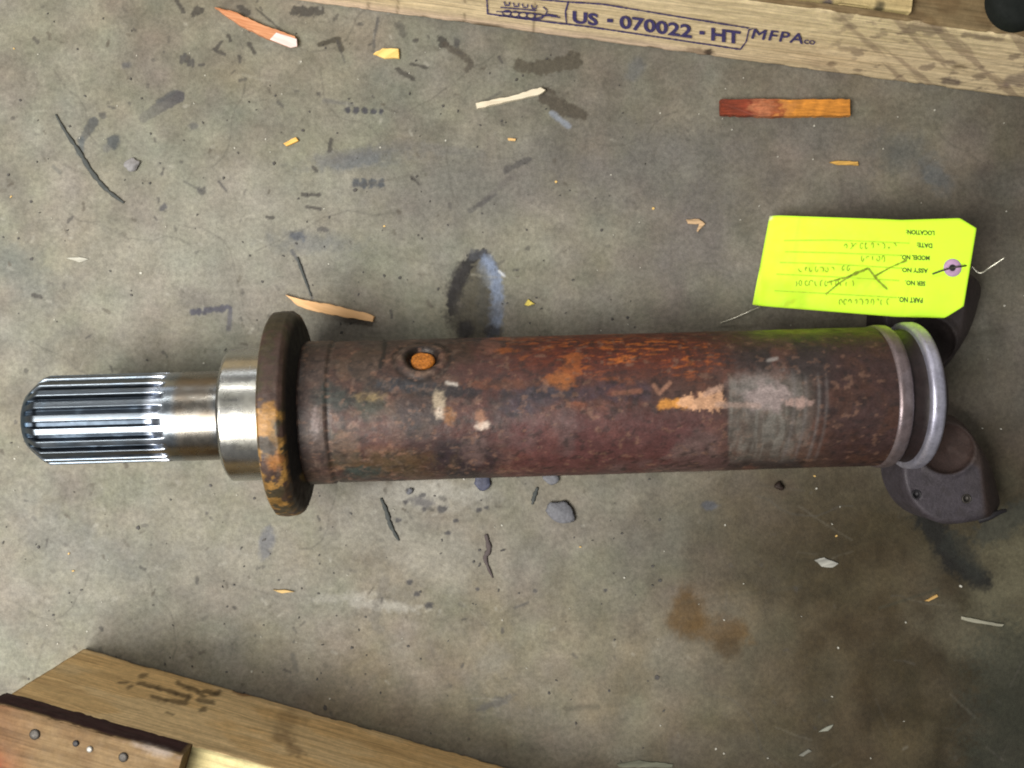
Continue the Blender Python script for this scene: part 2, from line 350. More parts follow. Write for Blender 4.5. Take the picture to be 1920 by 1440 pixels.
    for i in range(190):                                                    # drag scratches
        x = rg.uniform(-50, 1950); y = rg.uniform(-30, 1450); a = rg.gauss(.1, .5) if i % 3 else rg.uniform(0, 3.1); L = rg.uniform(15, 130)
        p.stroke([(x, y), (x+math.cos(a)*L*.5, y+math.sin(a)*L*.5+rg.uniform(-3, 3)), (x+math.cos(a)*L, y+math.sin(a)*L)], rg.uniform(1.5, 3.5), (.08, .073, .062) if i % 2 else (.25, .24, .2), rg.uniform(.12, .38)*(1 if x < 1000 or i % 2 else .35), 1.6, .9, i)
    for i in range(40):
        x = rg.uniform(0, 1900); y = rg.uniform(0, 1440)
        p.blob(x, y, rg.uniform(15, 60), rg.uniform(8, 30), (.11, .10, .085) if i % 2 else (.20, .19, .165), rg.uniform(.15, .4)*(1 if x < 1100 else .5), rg.uniform(0, 3), .7, .9, i)
    Z = (fbm(X, Y, 60, 4, 77)-.5)*1.6-(p.C.sum(-1) < .2)*0
    Z[:, :] -= Z.max()
    wx = X-960; wy = -(Y-720)
    me = mesh_np("floor", np.stack([wx, wy, Z], -1).reshape(-1, 3), gridF(X.shape[0], X.shape[1])[:, ::-1])
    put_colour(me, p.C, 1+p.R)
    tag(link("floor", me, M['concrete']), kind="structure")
build_floor()

# ------------------------------------------------------------------ surfaces of revolution along the shaft
AX = Vector((1, .0283, -.031)).normalized(); AO = Vector((-380, -50, 173))
AY = Vector((0, 0, 1)).cross(AX).normalized(); AZ = AX.cross(AY)          # AY to the top of the picture, AZ up
def shaft_pt(t, r, phi):                                                   # phi 0 = up, + = towards picture top
    a, b = np.sin(phi)*r, np.cos(phi)*r
    return np.stack([AO[i]+AX[i]*t+AY[i]*a+AZ[i]*b for i in range(3)], -1)
def revolve(name, prof, nphi, mat, parent, base, painter=None, dens=None, rfun=None, cap=True):
    ts = []; rs = []
    for i in range(len(prof)-1):
        (t0, r0), (t1, r1) = prof[i], prof[i+1]
        n = max(1, int(math.hypot(t1-t0, r1-r0)/(dens or 1e9)))
        for k in range(n): ts.append(t0+(t1-t0)*k/n); rs.append(r0+(r1-r0)*k/n)
    ts.append(prof[-1][0]); rs.append(prof[-1][1])
    phi = np.linspace(-math.pi, math.pi, nphi, endpoint=False)
    T, PH = np.meshgrid(np.array(ts), phi, indexing='ij'); R = np.repeat(np.array(rs)[:, None], nphi, 1)
    if rfun: R = rfun(T, R, PH)
    V = shaft_pt(T, R, PH)
    me = mesh_np(name, V.reshape(-1, 3), gridF(len(ts), nphi, True))
    X, Y = grid_of(V[..., 0], V[..., 1], V[..., 2])
    X = X+np.where(np.cos(PH) < 0, 2000, 0)*0; p = Paint(X, Y, base)
    if painter: painter(p, T, R, PH)
    put_colour(me, p.C, 1+p.R)
    return link(name, me, mat, parent)

shaft = empty("drive_shaft", (-380, -50, 0), "rusty brown steel drive shaft with shiny splined end and yoke, lying on the concrete floor", "drive shaft")

def spl_r(T, R, PH):
    n = 21; ph = (PH*n/(2*math.pi)+.28) % 1.0
    d = np.abs(ph-.5)*2                        # 1 at valley edges
    prof = sstep(.40, .62, 1-np.abs(1-d)*1.0)*0+sstep(.44, .66, d)
    depth = 10.5*sstep(-190, -216, T)*sstep(-431, -424, T)
    return np.minimum(R, 75.5)-prof*depth*np.clip((R-60)/12, 0, 1)
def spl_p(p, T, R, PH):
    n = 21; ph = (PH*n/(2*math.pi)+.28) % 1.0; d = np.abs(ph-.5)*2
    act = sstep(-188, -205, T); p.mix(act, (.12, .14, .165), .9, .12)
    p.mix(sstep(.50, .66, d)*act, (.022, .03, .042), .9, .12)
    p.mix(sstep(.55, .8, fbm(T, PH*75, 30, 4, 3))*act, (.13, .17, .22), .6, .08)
    p.mix(sstep(-180, -215, T)*sstep(-228, -205, T), (.62, .68, .80), .75, -.02)
    p.mix(sstep(-180, -165, T)*sstep(-96, -120, T), (.24, .215, .18), .85, .04)
    p.mix(sstep(.5, .7, fbm(T*.4, PH*75, 22, 4, 8))*sstep(-185, -165, T), (.17, .14, .11), .7, .1)
    p.mix(sstep(-408, -424, T), (.08, .14, .22), .8, .1)
prof = [(-432, 2), (-432, 44), (-429, 50), (-424, 55), (-408, 69), (-401, 74), (-397, 75.5), (-230, 75.5), (-185, 75.5), (-182, 76), (-94, 76)]
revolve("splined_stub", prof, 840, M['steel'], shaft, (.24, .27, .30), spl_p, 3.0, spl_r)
def col_p(p, T, R, PH):
    p.mix(sstep(.5, .7, fbm(T*.5, PH*112, 26, 4, 18)), (.36, .35, .31), .8, .08)
    p.mix(sstep(.58, .62, fbm(T*.15, PH*112, 9, 3, 19)), (.40, .40, .36), .5, .1)
revolve("bearing_collar", [(-95, 70), (-97, 88), (-97, 107), (-92, 112), (-18, 112)], 360, M['steel'], shaft, (.46, .46, .44), col_p, 3)
def fl_r(T, R, PH):
    n = fbm(T*1.0+300, PH*173, 24, 4, 40)-.5
    return R+n*3.2*sstep(118, 160, R)
def fl_p(p, T, R, PH):
    a = PH*173
    p.mix(sstep(.42, .6, fbm(T, a, 26, 5, 6)), (.050, .040, .020), .9)
    yy = p.Y
    low = sstep(735, 765, yy)
    p.mix(sstep(.50, .58, fbm(T, a, 20, 5, 16))*low*(R > 160), (.21, .115, .03), .85)
    p.mix(sstep(.60, .66, fbm(T, a, 9, 4, 26))*low*(R > 160), (.34, .18, .045), .8)
    p.blob(488, 800, 22, 26, (.32, .155, .03), .9, 0, .3, .3, 66); p.blob(505, 770, 14, 18, (.33, .16, .03), .7, 0, .3, .5, 67)
    p.blob(515, 860, 16, 20, (.30, .12, .03), .8, 0, .4, .6, 68); p.blob(500, 835, 24, 13, (.035, .03, .025), .9, .5, .2, .5, 69)
    p.mix(sstep(-18, -21, T)*(R > 165), (.30, .24, .16), .5, -.1)
    bk = sstep(21, 26, T)
    p.mix(bk, (.006, .005, .005), .97, .35)  # dark back face: grease plus groove shadow painted in
    p.blob(570, 895, 8, 9, (.20, .12, .02), .8); p.blob(560, 925, 30, 26, (.03, .018, .010), .7, 0, .5, .6)
revolve("flange", [(-20, 100), (-20, 166), (-16, 172), (-2, 173.5), (14, 173), (21, 168), (25, 158), (29, 136), (34, 119)], 720, M['rust'], shaft,
        (.060, .034, .026), fl_p, 2.6, fl_r)

PLUG_T, PLUG_PH = 234.0, math.radians(46)
def br_r(T, R, PH):
    n = (fbm(T, PH*120, 46, 4, 51)-.5)*1.0+(fbm(T, PH*120, 10, 3, 52)-.5)*.9
    R = R+n
    R = R-3.0*np.exp(-((T-82)/2.6)**2)+.8*(T < 80)
    u = (T-PLUG_T); v = (PH-PLUG_PH)*120; d = np.hypot(u, v)
    R = R+3.0*np.exp(-((d-34)/6.)**2)-11*sstep(27, 22, d)
    R = R-1.0*np.exp(-((d-46)/3.)**2)
    return R
def br_p(p, T, R, PH):
    a = PH*120; X = p.X; Y = p.Y
    m1 = fbm(T, a, 75, 5, 101); m2 = fbm(T+900, a, 42, 5, 102); m3 = fbm(T, a*1.6, 26, 5, 103)
    p.mix(sstep(500, 900, X)*sstep(1500, 900, X), (.082, .030, .026), .7)
    p.mix(sstep(.50, .66, m1), (.034, .026, .026), .8); p.mix(sstep(.54, .7, m2), (.13, .055, .038), .6)
    p.mix(sstep(.52, .64, m2)*sstep(1000, 600, X), (.046, .050, .040), .8)                  # greenish grime at the left
    p.mix(sstep(.56, .68, m3)*sstep(900, 600, X), (.17, .10, .06), .55)
    up = sstep(730, 670, Y)*sstep(900, 1060, X)*sstep(1420, 1250, X)
    p.mix(up*.9, (.105, .020, .010), .9, .1)
    st = fbm(T*.5, a*1.9, 9, 5, 111, .65)
    big = sstep(.42, .62, fbm(T*.6, a, 50, 3, 112)); p.mix(sstep(.47, .60, st)*up*(.35+.65*big), (.24, .050, .012), .9); p.mix(sstep(.56, .66, st)*up*big, (.42, .12, .022), .85)
    md = sstep(780, 730, Y)*sstep(860, 960, X)*sstep(1250, 1080, X)
    p.mix(sstep(.55, .66, fbm(T*.6, a, 22, 5, 113))*md, (.30, .085, .02), .8)
    low = sstep(740, 800, Y)*sstep(880, 1000, X)*sstep(1400, 1300, X)
    p.mix(low, (.105, .036, .038), .55); p.mix(low*sstep(.5, .65, m1), (.125, .075, .07), .6)
    p.mix(sstep(1180, 1250, X)*sstep(1385, 1330, X)*sstep(770, 850, Y)*sstep(.42, .58, m2), (.14, .095, .085), .6)
    p.mix(sstep(1530, 1580, X), (.050, .024, .022), .85, .08)
    p.mix(sstep(1500, 1600, X)*sstep(.5, .7, m2), (.075, .034, .020), .5)
    # flange-side land
    p.mix(sstep(95, 70, T)*.8, (.070, .042, .036), .9); p.mix(np.exp(-((T-82)/3.5)**2), (.012, .008, .008), .9)
    p.mix(sstep(60, 34, T)*.9, (.02, .013, .012), .8)
    # blotches
    p.blob(730, 700, 120, 60, (.062, .036, .026), .6, 0, .6, .6, 120)
    for (x, y, rx, ry, c, al, sd) in ((625, 745, 50, 24, (.035, .045, .040), .8, 121), (760, 722, 55, 12, (.030, .034, .042), .85, 122), (845, 733, 60, 12, (.022, .022, .026), .85, 123),
            (690, 760, 28, 22, (.04, .042, .03), .8, 124), (692, 744, 26, 8, (.24, .17, .08), .7, 125), (822, 755, 12, 22, (.42, .34, .24), .85, 126), (826, 775, 9, 10, (.55, .45, .36), .9, 127),
            (842, 780, 12, 16, (.26, .11, .03), .7, 128), (905, 797, 12, 8, (.62, .50, .42), .9, 129), (900, 782, 9, 14, (.30, .15, .09), .8, 130), (865, 860, 55, 40, (.020, .016, .022), .85, 131),
            (740, 868, 90, 26, (.075, .048, .022), .7, 132), (680, 884, 36, 10, (.03, .045, .042), .85, 133), (665, 800, 10, 9, (.30, .19, .14), .7, 134), (590, 795, 7, 26, (.26, .20, .19), .6, 135),
            (650, 835, 26, 30, (.16, .09, .06), .5, 136), (890, 845, 24, 24, (.15, .095, .085), .6, 137), (720, 815, 50, 36, (.12, .055, .045), .5, 138), (805, 828, 40, 20, (.04, .024, .024), .6, 138),
            (970, 765, 30, 15, (.035, .03, .045), .7, 139), (1010, 740, 60, 20, (.045, .04, .055), .6, 140), (1050, 715, 24, 16, (.32, .11, .03), .7, 141), (1160, 735, 70, 18, (.040, .030, .045), .6, 142),
            (920, 650, 22, 14, (.20, .085, .06), .7, 143), (860, 660, 30, 22, (.05, .03, .02), .6, 144), (940, 720, 70, 10, (.16, .06, .03), .5, 145)):
        p.blob(x, y, rx, ry, c, al, 0, .4, .6, sd)
    p.stroke([(838, 718), (856, 721)], 5, (.5, .45, .4), .8, 3)
    p.stroke([(722, 640), (720, 665), (712, 690)], 6, (.012, .009, .008), .9, 2)
    u = (T-PLUG_T); v = (PH-PLUG_PH)*120; d = np.hypot(u, v)
    p.mix(np.exp(-((d-46)/5.)**2), (.016, .010, .008), .8); p.mix(sstep(33, 28, d), (.012, .007, .005), .95)
    p.mix(np.exp(-((d-35)/4.)**2)*sstep(.4, .6, m3), (.20, .13, .09), .6)
    f1 = fbm(T, a, 7, 3, 160); f2 = fbm(T+50, a*1.3, 12, 4, 161)
    p.mix(sstep(.60, .72, f1)*sstep(1100, 800, X), (.16, .11, .085), .38); p.mix(sstep(.60, .72, f2), (.018, .013, .013), .55)
    p.mix(sstep(.66, .74, f2[::-1]), (.22, .12, .08), .45)
    # bare worn steel patch; pale streak and pinkish spots partly painted highlight
    wp = sstep(1362, 1372, X)*sstep(1545, 1470, X)*sstep(690, 740, Y)*sstep(872, 835, Y+12*(m2-.5))
    p.mix(wp*(.55+.45*sstep(.38, .55, m1)), (.15, .145, .125), .88, -.06)
    p.mix(wp*sstep(.45, .6, fbm(T, a*.15, 7, 3, 150)), (.20, .19, .17), .45)
    p.blob(1435, 730, 50, 36, (.26, .23, .22), .5, 0, .5, .7, 151)
    p.blob(1445, 745, 38, 26, (.38, .30, .29), .7, 0, .35, .9, 152, 14); p.blob(1500, 755, 26, 9, (.44, .30, .26), .8, 0, .3, .6, 153)
    p.stroke([(1240, 758), (1290, 756)], 15, (.58, .25, .05), .95, 4, .5, 154); p.stroke([(1285, 756), (1345, 752)], 21, (.60, .34, .20), .9, 5, .7, 155, 28)
    p.stroke([(1345, 758), (1420, 760)], 8, (.34, .24, .2), .6, 4, .8); p.stroke([(1322, 738), (1350, 728)], 10, (.48, .30, .22), .7, 4, .8)
    p.stroke([(1226, 722), (1236, 738), (1256, 718)], 6, (.34, .17, .11), .7, 3); p.stroke([(1440, 676), (1456, 672)], 5, (.38, .34, .32), .8, 3)
    p.stroke([(1150, 738), (1200, 733)], 7, (.24, .10, .06), .7, 4)
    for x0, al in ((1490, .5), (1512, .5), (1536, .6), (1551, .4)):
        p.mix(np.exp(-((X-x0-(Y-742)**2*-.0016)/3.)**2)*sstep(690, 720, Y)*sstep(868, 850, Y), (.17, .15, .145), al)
prof = [(33, 119), (36, 121), (80, 121), (84, 120), (1004, 120)]
revolve("barrel", prof, 340, M['rust'], shaft, (.068, .038, .030), br_p, 2.6, br_r)
def r1_p(p, T, R, PH): p.mix(sstep(.45, .62, fbm(T*2, PH*120, 30, 4, 61)), (.16, .12, .12), .6, .1)
revolve("snap_ring", [(1003, 118), (1004, 122.5), (1010, 123.5), (1024, 123), (1028, 120), (1029, 114)], 300, M['wornsteel'], shaft, (.24, .20, .215), r1_p, 4)
revolve("groove", [(1028, 115), (1032, 114), (1052, 114), (1056, 116)], 240, M['rust'], shaft, (.018, .010, .010), None, 6)
def r2_p(p, T, R, PH): p.mix(sstep(.5, .6, fbm(T*2, PH*120, 40, 4, 62)), (.33, .33, .42), .6, .1)
revolve("seal_ring", [(1055, 112), (1056, 124), (1060, 127), (1074, 127), (1079, 124), (1080, 100), (1080, 40)], 360, M['wornsteel'], shaft, (.46, .46, .56), r2_p, 4)

# plug in the barrel
pt = Vector(shaft_pt(np.array(PLUG_T), np.array(113.5), np.array(PLUG_PH))); nrm = (AY*math.sin(PLUG_PH)+AZ*math.cos(PLUG_PH)); tx = AX; ty = nrm.cross(tx)
V = []; F = []; rr = [0, 6, 12, 16, 19, 20]; hh = [1.2, 1.6, .8, 1.6, .6, -3]; n = 28
for j, r in enumerate(rr):
    for i in range(n):
        a = 2*math.pi*i/n; w = 1+.04*math.sin(3*a+1)
        V.append(pt+tx*(math.cos(a)*r*w)+ty*(math.sin(a)*r*w)+nrm*(hh[j]+.8*math.sin(2*a+j)*(0 < j < 4)))
for j in range(len(rr)-1):
    for i in range(n): F.append((j*n+i, j*n+(i+1) % n, (j+1)*n+(i+1) % n, (j+1)*n+i))
bar = [o for o in shaft.children if o.name == "barrel"][0]
o = link("plug", mesh_py("plug", V, F, True), M['plug'], bar); o["label"] = "round orange plug set into the barrel"

# yoke hub and the two ears
revolve("yoke_hub", [(1078, 100), (1082, 98), (1100, 86), (1104, 70), (1104, 2)], 160, M['cast'], shaft, (.05, .038, .036), None, 8)
def smooth_closed(pts, n):
    pts = [np.array(q, float) for q in pts]; out = []; m = len(pts)
    for i in range(m):
        p0, p1, p2, p3 = pts[i-1], pts[i], pts[(i+1) % m], pts[(i+2) % m]
        for k in range(n):
            t = k/n
            out.append(.5*((2*p1)+(-p0+p2)*t+(2*p0-5*p1+4*p2-p3)*t*t+(-p0+3*p1-3*p2+p3)*t**3))
    return np.array(out)
def ear(outline, centre, flip, zt, pads):
    """outline and centre on the photo grid at height zt"""
    ol = smooth_closed(outline, 7); n = len(ol); c = np.array(centre, float)
    fr = np.concatenate([np.linspace(0, 1, 36), np.full(7, 1.0)]); V = np.zeros((len(fr), n, 3)); Xs = np.zeros((len(fr), n)); Ys = Xs.copy()
    for j, f in enumerate(fr):
        q = c+(ol-c)*f; X, Y = q[:, 0], q[:, 1]; Xs[j] = X; Ys[j] = Y
        yy = Y if not flip else 1484-Y; xx = X if not flip else X+35
        # height: flat machined pad, rounded shoulder falling off at the outer side, saddle scooped out
        z = np.full(n, float(zt))
        sd = (xx-1842+(yy-900)*-.12)/28.0
        z -= 52*np.clip(sd, 0, 1.4)**1.5
        up = np.clip((845-(yy+(xx-1790)*-.35))/60.0, 0, 1.5); z -= 34*up**1.3
        d = np.hypot((xx-1776)/50., (yy-842)/46.); z -= 30*np.clip(1-d, 0, 1)**.5
        rim = np.exp(-((d-1.10)/.10)**2); z += 3.0*rim
        for (hx, hy) in ((1718, 927), (1812, 935)): z -= 7*sstep(7.5, 5.5, np.hypot(xx-hx, yy-hy))
        if f > .9: z -= 9*((f-.9)/.1)**2
        k = max(0, j-35)
        if k == 0:
            sc = (CAMH-z)/CAMH; gx = (X-960)*sc; gy = -(Y-720)*sc; zl = z
        else: z = zl*(1-k/7.0)+2*(k/7.0)
        V[j, :, 0] = gx; V[j, :, 1] = gy; V[j, :, 2] = z
    F = gridF(len(fr), n, True)
    me = mesh_np("ear", V.reshape(-1, 3), F)
    p = Paint(Xs, Ys, (.048, .041, .050)); yy = Ys if not flip else 1484-Ys; xx = Xs if not flip else Xs+35
    nn = fbm(Xs, Ys, 20, 4, 71)
    p.mix(sstep(.5, .65, nn), (.036, .030, .034), .6, .1)
    p.mix(sstep(1832, 1846, xx+(yy-900)*-.1), (.030, .018, .014), .9, .1)
    p.mix(sstep(868, 850, yy+(xx-1790)*-.35+8*(nn-.5)), (.040, .026, .022), .9, .1)
    d = np.hypot((xx-1776)/50., (yy-842)/46.); p.mix(sstep(1.08, .98, d), (.040, .022, .018), .9, .15)
    for (hx, hy) in ((1718, 927), (1812, 935)): p.mix(sstep(9, 6, np.hypot(xx-hx, yy-hy)), (.012, .012, .016), .95)
    if flip: p.mix(np.ones_like(Xs), (.034, .026, .026), .8)
    put_colour(me, p.C, 1+p.R)
    return link("ear", me, M['cast'], shaft)
low = [(1748, 800), (1775, 778), (1803, 792), (1832, 828), (1856, 872), (1869, 915), (1874, 946), (1856, 968), (1815, 979), (1770, 982), (1735, 968), (1708, 940), (1692, 900), (1694, 862), (1715, 825)]
lo_ear = ear(low, (1785, 890), False, 112, None); lo_ear["label"] = "lower ear with a smooth grey machined face and two bolt holes"
upo = [(x-35, 1484-y) for (x, y) in low][::-1]
up_ear = ear(upo, (1750, 594), True, 96, None); up_ear["label"] = "upper ear, dark brown, half hidden under the yellow tag"
def tube(name, pts, r, mat, parent=None, n=8, r2=None):
    pts = [Vector(q) for q in pts]; V = []; F = []
    for i, q in enumerate(pts):
        d = (pts[min(i+1, len(pts)-1)]-pts[max(i-1, 0)]).normalized(); a = d.orthogonal().normalized() if i == 0 else (a-d*a.dot(d)).normalized(); b = d.cross(a)
        rr_ = r+((r2 if r2 is not None else r)-r)*i/(len(pts)-1)
        rr_ = rr_(i/(len(pts)-1)) if callable(rr_) else rr_
        for k in range(n):
            t = 2*math.pi*k/n; V.append(q+a*(math.cos(t)*rr_)+b*(math.sin(t)*rr_))
    for i in range(len(pts)-1):
        for k in range(n): F.append((i*n+k, i*n+(k+1) % n, (i+1)*n+(k+1) % n, (i+1)*n+k))
    F.append(tuple(range(n))[::-1]); F.append(tuple((len(pts)-1)*n+k for k in range(n)))
    return link(name, mesh_py(name, V, F, True), mat, parent)
def cpoly(pts, n=6):
    pts = [Vector(q) for q in pts]; out = []
    for i in range(len(pts)-1):
        p0 = pts[max(i-1, 0)]; p1 = pts[i]; p2 = pts[i+1]; p3 = pts[min(i+2, len(pts)-1)]
        for k in range(n):
            t = k/n; out.append(.5*((2*p1)+(p2-p0)*t+(2*p0-5*p1+4*p2-p3)*t*t+(3*p1-p0-3*p2+p3)*t**3))
    out.append(pts[-1]); return out
tab = tube("locking_tab", cpoly([P(1834, 974, 80), P(1856, 968, 88), P(1872, 961, 86), P(1886, 957, 80)]), 8, M['dark'], lo_ear, 8, 3)
for (hx, hy, m_) in ((1718, 927, 'dark'), (1812, 935, 'nail')):
    b = P(hx, hy, 0); V = []; F = []; k_ = (CAMH-112)/CAMH; cx, cy = (hx-960)*k_, -(hy-720)*k_
    for j, (r, z) in enumerate(((8.6, 112.2), (8.0, 114), (6.4, 114), (5.6, 110), (5.4, 106.5), (0.1, 106.5))):
        for i in range(16): V.append((cx+math.cos(i*math.pi/8)*r, cy+math.sin(i*math.pi/8)*r, z))
    for j in range(5):
        for i in range(16): F.append((j*16+i, j*16+(i+1) % 16, (j+1)*16+(i+1) % 16, (j+1)*16+i))
    o = link("bolt_hole", mesh_py("bolt_hole", V, F, True), M[m_], lo_ear)

# ------------------------------------------------------------------ writing
def text_mesh(txt, size=1.0, offset=0.0, shear=0.0, space=1.0):
    cu = bpy.data.curves.new("t", 'FONT'); cu.body = txt; cu.size = size; cu.offset = offset; cu.shear = shear; cu.space_character = space
    cu.resolution_u = 3
    ob = bpy.data.objects.new("t", cu); COL.objects.link(ob); dg = bpy.context.evaluated_depsgraph_get()
    me = bpy.data.meshes.new_from_object(ob.evaluated_get(dg))
    V = [tuple(v.co) for v in me.vertices]; F = [tuple(q.vertices) for q in me.polygons]
    bpy.data.objects.remove(ob); bpy.data.curves.remove(cu); bpy.data.meshes.remove(me)
    return V, F
def print_text(name, txt, quad, fun, mat, parent, **k):
    """fit the text into a box given by its baseline-left, baseline-right and cap height; fun maps sheet coords to place"""
    V, F = text_mesh(txt, **k)
    xs = [v[0] for v in V]; ys = [v[1] for v in V]; x0, x1 = min(xs), max(xs); y0, y1 = min(0, min(ys)), max(ys)
    (ax, ay), (bx, by), h = quad
    L = math.hypot(bx-ax, by-ay); ux, uy = (bx-ax)/L, (by-ay)/L; vx, vy = -uy, ux
    W = [fun(ax+ux*(v[0]-x0)/(x1-x0)*L+vx*(v[1])/y1*h, ay+uy*(v[0]-x0)/(x1-x0)*L+vy*(v[1])/y1*h) for v in V]
    return link(name, mesh_py(name, W, F), mat, parent)
def ribbon(name, lines, w, fun, mat, parent, rnd=0, seed=0):
    """thin printed or drawn lines"""
    rg = random.Random(seed); V = []; F = []
    for pts in lines:
        den = []
        for i in range(len(pts)-1):
            m = max(1, int(math.hypot(pts[i+1][0]-pts[i][0], pts[i+1][1]-pts[i][1])/3))
            for k in range(m): den.append((pts[i][0]+(pts[i+1][0]-pts[i][0])*k/m, pts[i][1]+(pts[i+1][1]-pts[i][1])*k/m))
        den.append(pts[-1]); b = len(V)
        for i, q in enumerate(den):
            a0 = den[max(i-1, 0)]; a1 = den[min(i+1, len(den)-1)]; dx, dy = a1[0]-a0[0], a1[1]-a0[1]; L = math.hypot(dx, dy) or 1
            ww = w*(1+rg.uniform(-rnd, rnd))/2
            V.append(fun(q[0]-dy/L*ww, q[1]+dx/L*ww)); V.append(fun(q[0]+dy/L*ww, q[1]-dx/L*ww))
        for i in range(len(den)-1): F.append((b+2*i, b+2*i+1, b+2*i+3, b+2*i+2))
    return link(name, mesh_py(name, V, F), mat, parent)

# ------------------------------------------------------------------ yellow tag
def lerp_poly(pl, s):
    for (s0, a), (s1, b) in zip(pl[:-1], pl[1:]):
        if s <= s1: t = (s-s0)/(s1-s0); return (a[0]+(b[0]-a[0])*t, a[1]+(b[1]-a[1])*t)
    return pl[-1][1]
def tag_z(px, py):
    s = (px-1425)/395.; v = (py-404)/180.
    return 26+122*max(0, min(1.05, s))**.7+4*math.sin(s*3.0)
topl = [(0, (1443, 405)), (.05, (1461, 404)), (.60, (1660, 411)), (.68, (1690, 412.5)), (.925, (1800, 409)), (1, (1831, 428))]
botl = [(0, (1411, 571)), (.05, (1430, 574)), (.50, (1605, 588)), (.68, (1680, 594)), (.925, (1772, 596)), (1, (1807, 574))]
nu, nv = 90, 34
V = np.zeros((nu, nv, 3)); X = np.zeros((nu, nv)); Y = X.copy()
for i in range(nu):
    s = i/(nu-1); a = lerp_poly(topl, s); b = lerp_poly(botl, s)
    for j in range(nv):
        t = j/(nv-1); px, py = a[0]+(b[0]-a[0])*t, a[1]+(b[1]-a[1])*t; X[i, j] = px; Y[i, j] = py; V[i, j] = P(px, py, tag_z(px, py))
tagc = empty("shipping_tag", (520, 200, 0), "bright yellow-green paper tag with clipped corners, wired to the yoke of the drive shaft", "tag")
me = mesh_np("card", V.reshape(-1, 3), gridF(nu, nv)[:, ::-1])
p = Paint(X, Y, (.60, .98, .04))
p.mix(sstep(.5, .75, fbm(X, Y, 60, 4, 91))*sstep(470, 560, Y)*sstep(1700, 1560, X), (.42, .64, .02), .7)  # lower left darker: the card's shading painted in
for (x, y, rx, ry, r_, al) in ((1620, 520, 26, 12, -.4, .5), (1512, 545, 40, 10, -.5, .3), (1478, 568, 12, 5, -.4, .6), (1520, 503, 8, 8, 0, .5), (1545, 505, 8, 5, 0, .5), (1650, 530, 14, 8, .7, .4), (1600, 565, 40, 5, 0, .15), (1500, 525, 30, 20, 0, .15)):
    p.blob(x, y, rx, ry, (.36, .46, .02), al, r_, .6, .6, int(x))
p.stroke([(1500, 404), (1490, 480), (1497, 578)], 3, (.46, .74, .03), .35, 3, .9); p.stroke([(1700, 408), (1712, 500), (1690, 596)], 3, (.48, .78, .03), .3, 3, .9)
for (x, y, rx, ry, al) in ((1560, 440, 60, 14, .10), (1650, 470, 30, 18, .14), (1470, 480, 22, 16, .14), (1760, 560, 20, 14, .12), (1610, 548, 60, 16, .22), (1590, 505, 34, 12, .25)): p.blob(x, y, rx, ry, (.34, .50, .02), al, .1, .7, .8, int(x)+5)
p.blob(1443, 407, 7, 5, (.6, .55, .5), .8); p.mix(sstep(1425, 1411, X-(Y-571)*-.19), (.55, .6, .1), .2)
put_colour(me, p.C, 1+p.R)
card = link("card", me, M['card'], tagc)
sol = card.modifiers.new("thickness", 'SOLIDIFY'); sol.thickness = .0004; sol.offset = -1
def on_tag(dz): return lambda px, py: P(px, py, tag_z(px, py)+dz)
ft = on_tag(1.0)
# everything on the tag is printed upside down as it lies: baseline runs right to left
for txt, xr, xl, y, h in (("LOCATION:", 1752, 1699, 433, 8.5), ("DATE:", 1748, 1719, 457, 8.5), ("MODEL NO.", 1743, 1689, 480, 8.5), ("ASS'Y NO.", 1740, 1689, 504, 8.5), ("SER NO.", 1735, 1697, 528, 8.5), ("PART NO.", 1730, 1684, 559, 9.5)):
    # sheet coordinates use y up, so flip
    V2, F2 = text_mesh(txt, offset=.03); xs = [v[0] for v in V2]; y1 = max(v[1] for v in V2); x0, x1 = min(xs), max(xs)
    W = [ft(xr-(v[0]-x0)/(x1-x0)*(xr-xl), y+v[1]/y1*h-((v[0]-x0)/(x1-x0))*2) for v in V2]
    link("printed_word", mesh_py("printed_word", W, F2), M['tagink'], card)
rules = [[(1470, 451), (1560, 450), (1705, 456)], [(1472, 472), (1560, 474), (1690, 479)], [(1462, 492), (1560, 495), (1688, 503)], [(1456, 514), (1560, 519), (1686, 526)], [(1452, 545), (1560, 551), (1682, 558)]]
for r_ in rules:
    ribbon("ruled_line", [r_], 1.6, ft, M['tagrule'], card)
ft2 = on_tag(1.5)
rg = random.Random(12); scr = []
for (x0, x1, y) in ((1585, 1680, 461), (1616, 1664, 485), (1500, 1560, 505), (1580, 1590, 503), (1490, 1600, 531), (1575, 1665, 566)):
    x = x0
    while x < x1:
        a0 = rg.uniform(0, 6.28); sw = rg.choice([2.2, 3.6, 5.2])*rg.choice([-1, 1]); rx, ry = rg.uniform(1.6, 3.4), rg.uniform(4, 6)
        scr.append([(x+rx*math.cos(a0+sw*k/6)+k*.3, y+ry*math.sin(a0+sw*k/6)) for k in range(7)]); x += rg.uniform(8, 12)
ribbon("handwriting", scr, 1.5, ft2, M['olive'], card)
ribbon("dark_strokes", [[(1548, 552), (1572, 532), (1604, 511), (1628, 503)], [(1550, 530), (1600, 516), (1625, 505)], [(1640, 518), (1668, 502), (1700, 488)], [(1628, 503), (1645, 525), (1664, 543)]], 3.0, ft2, M['olive'], card, .5)  # crossing dark olive strokes of uneven width
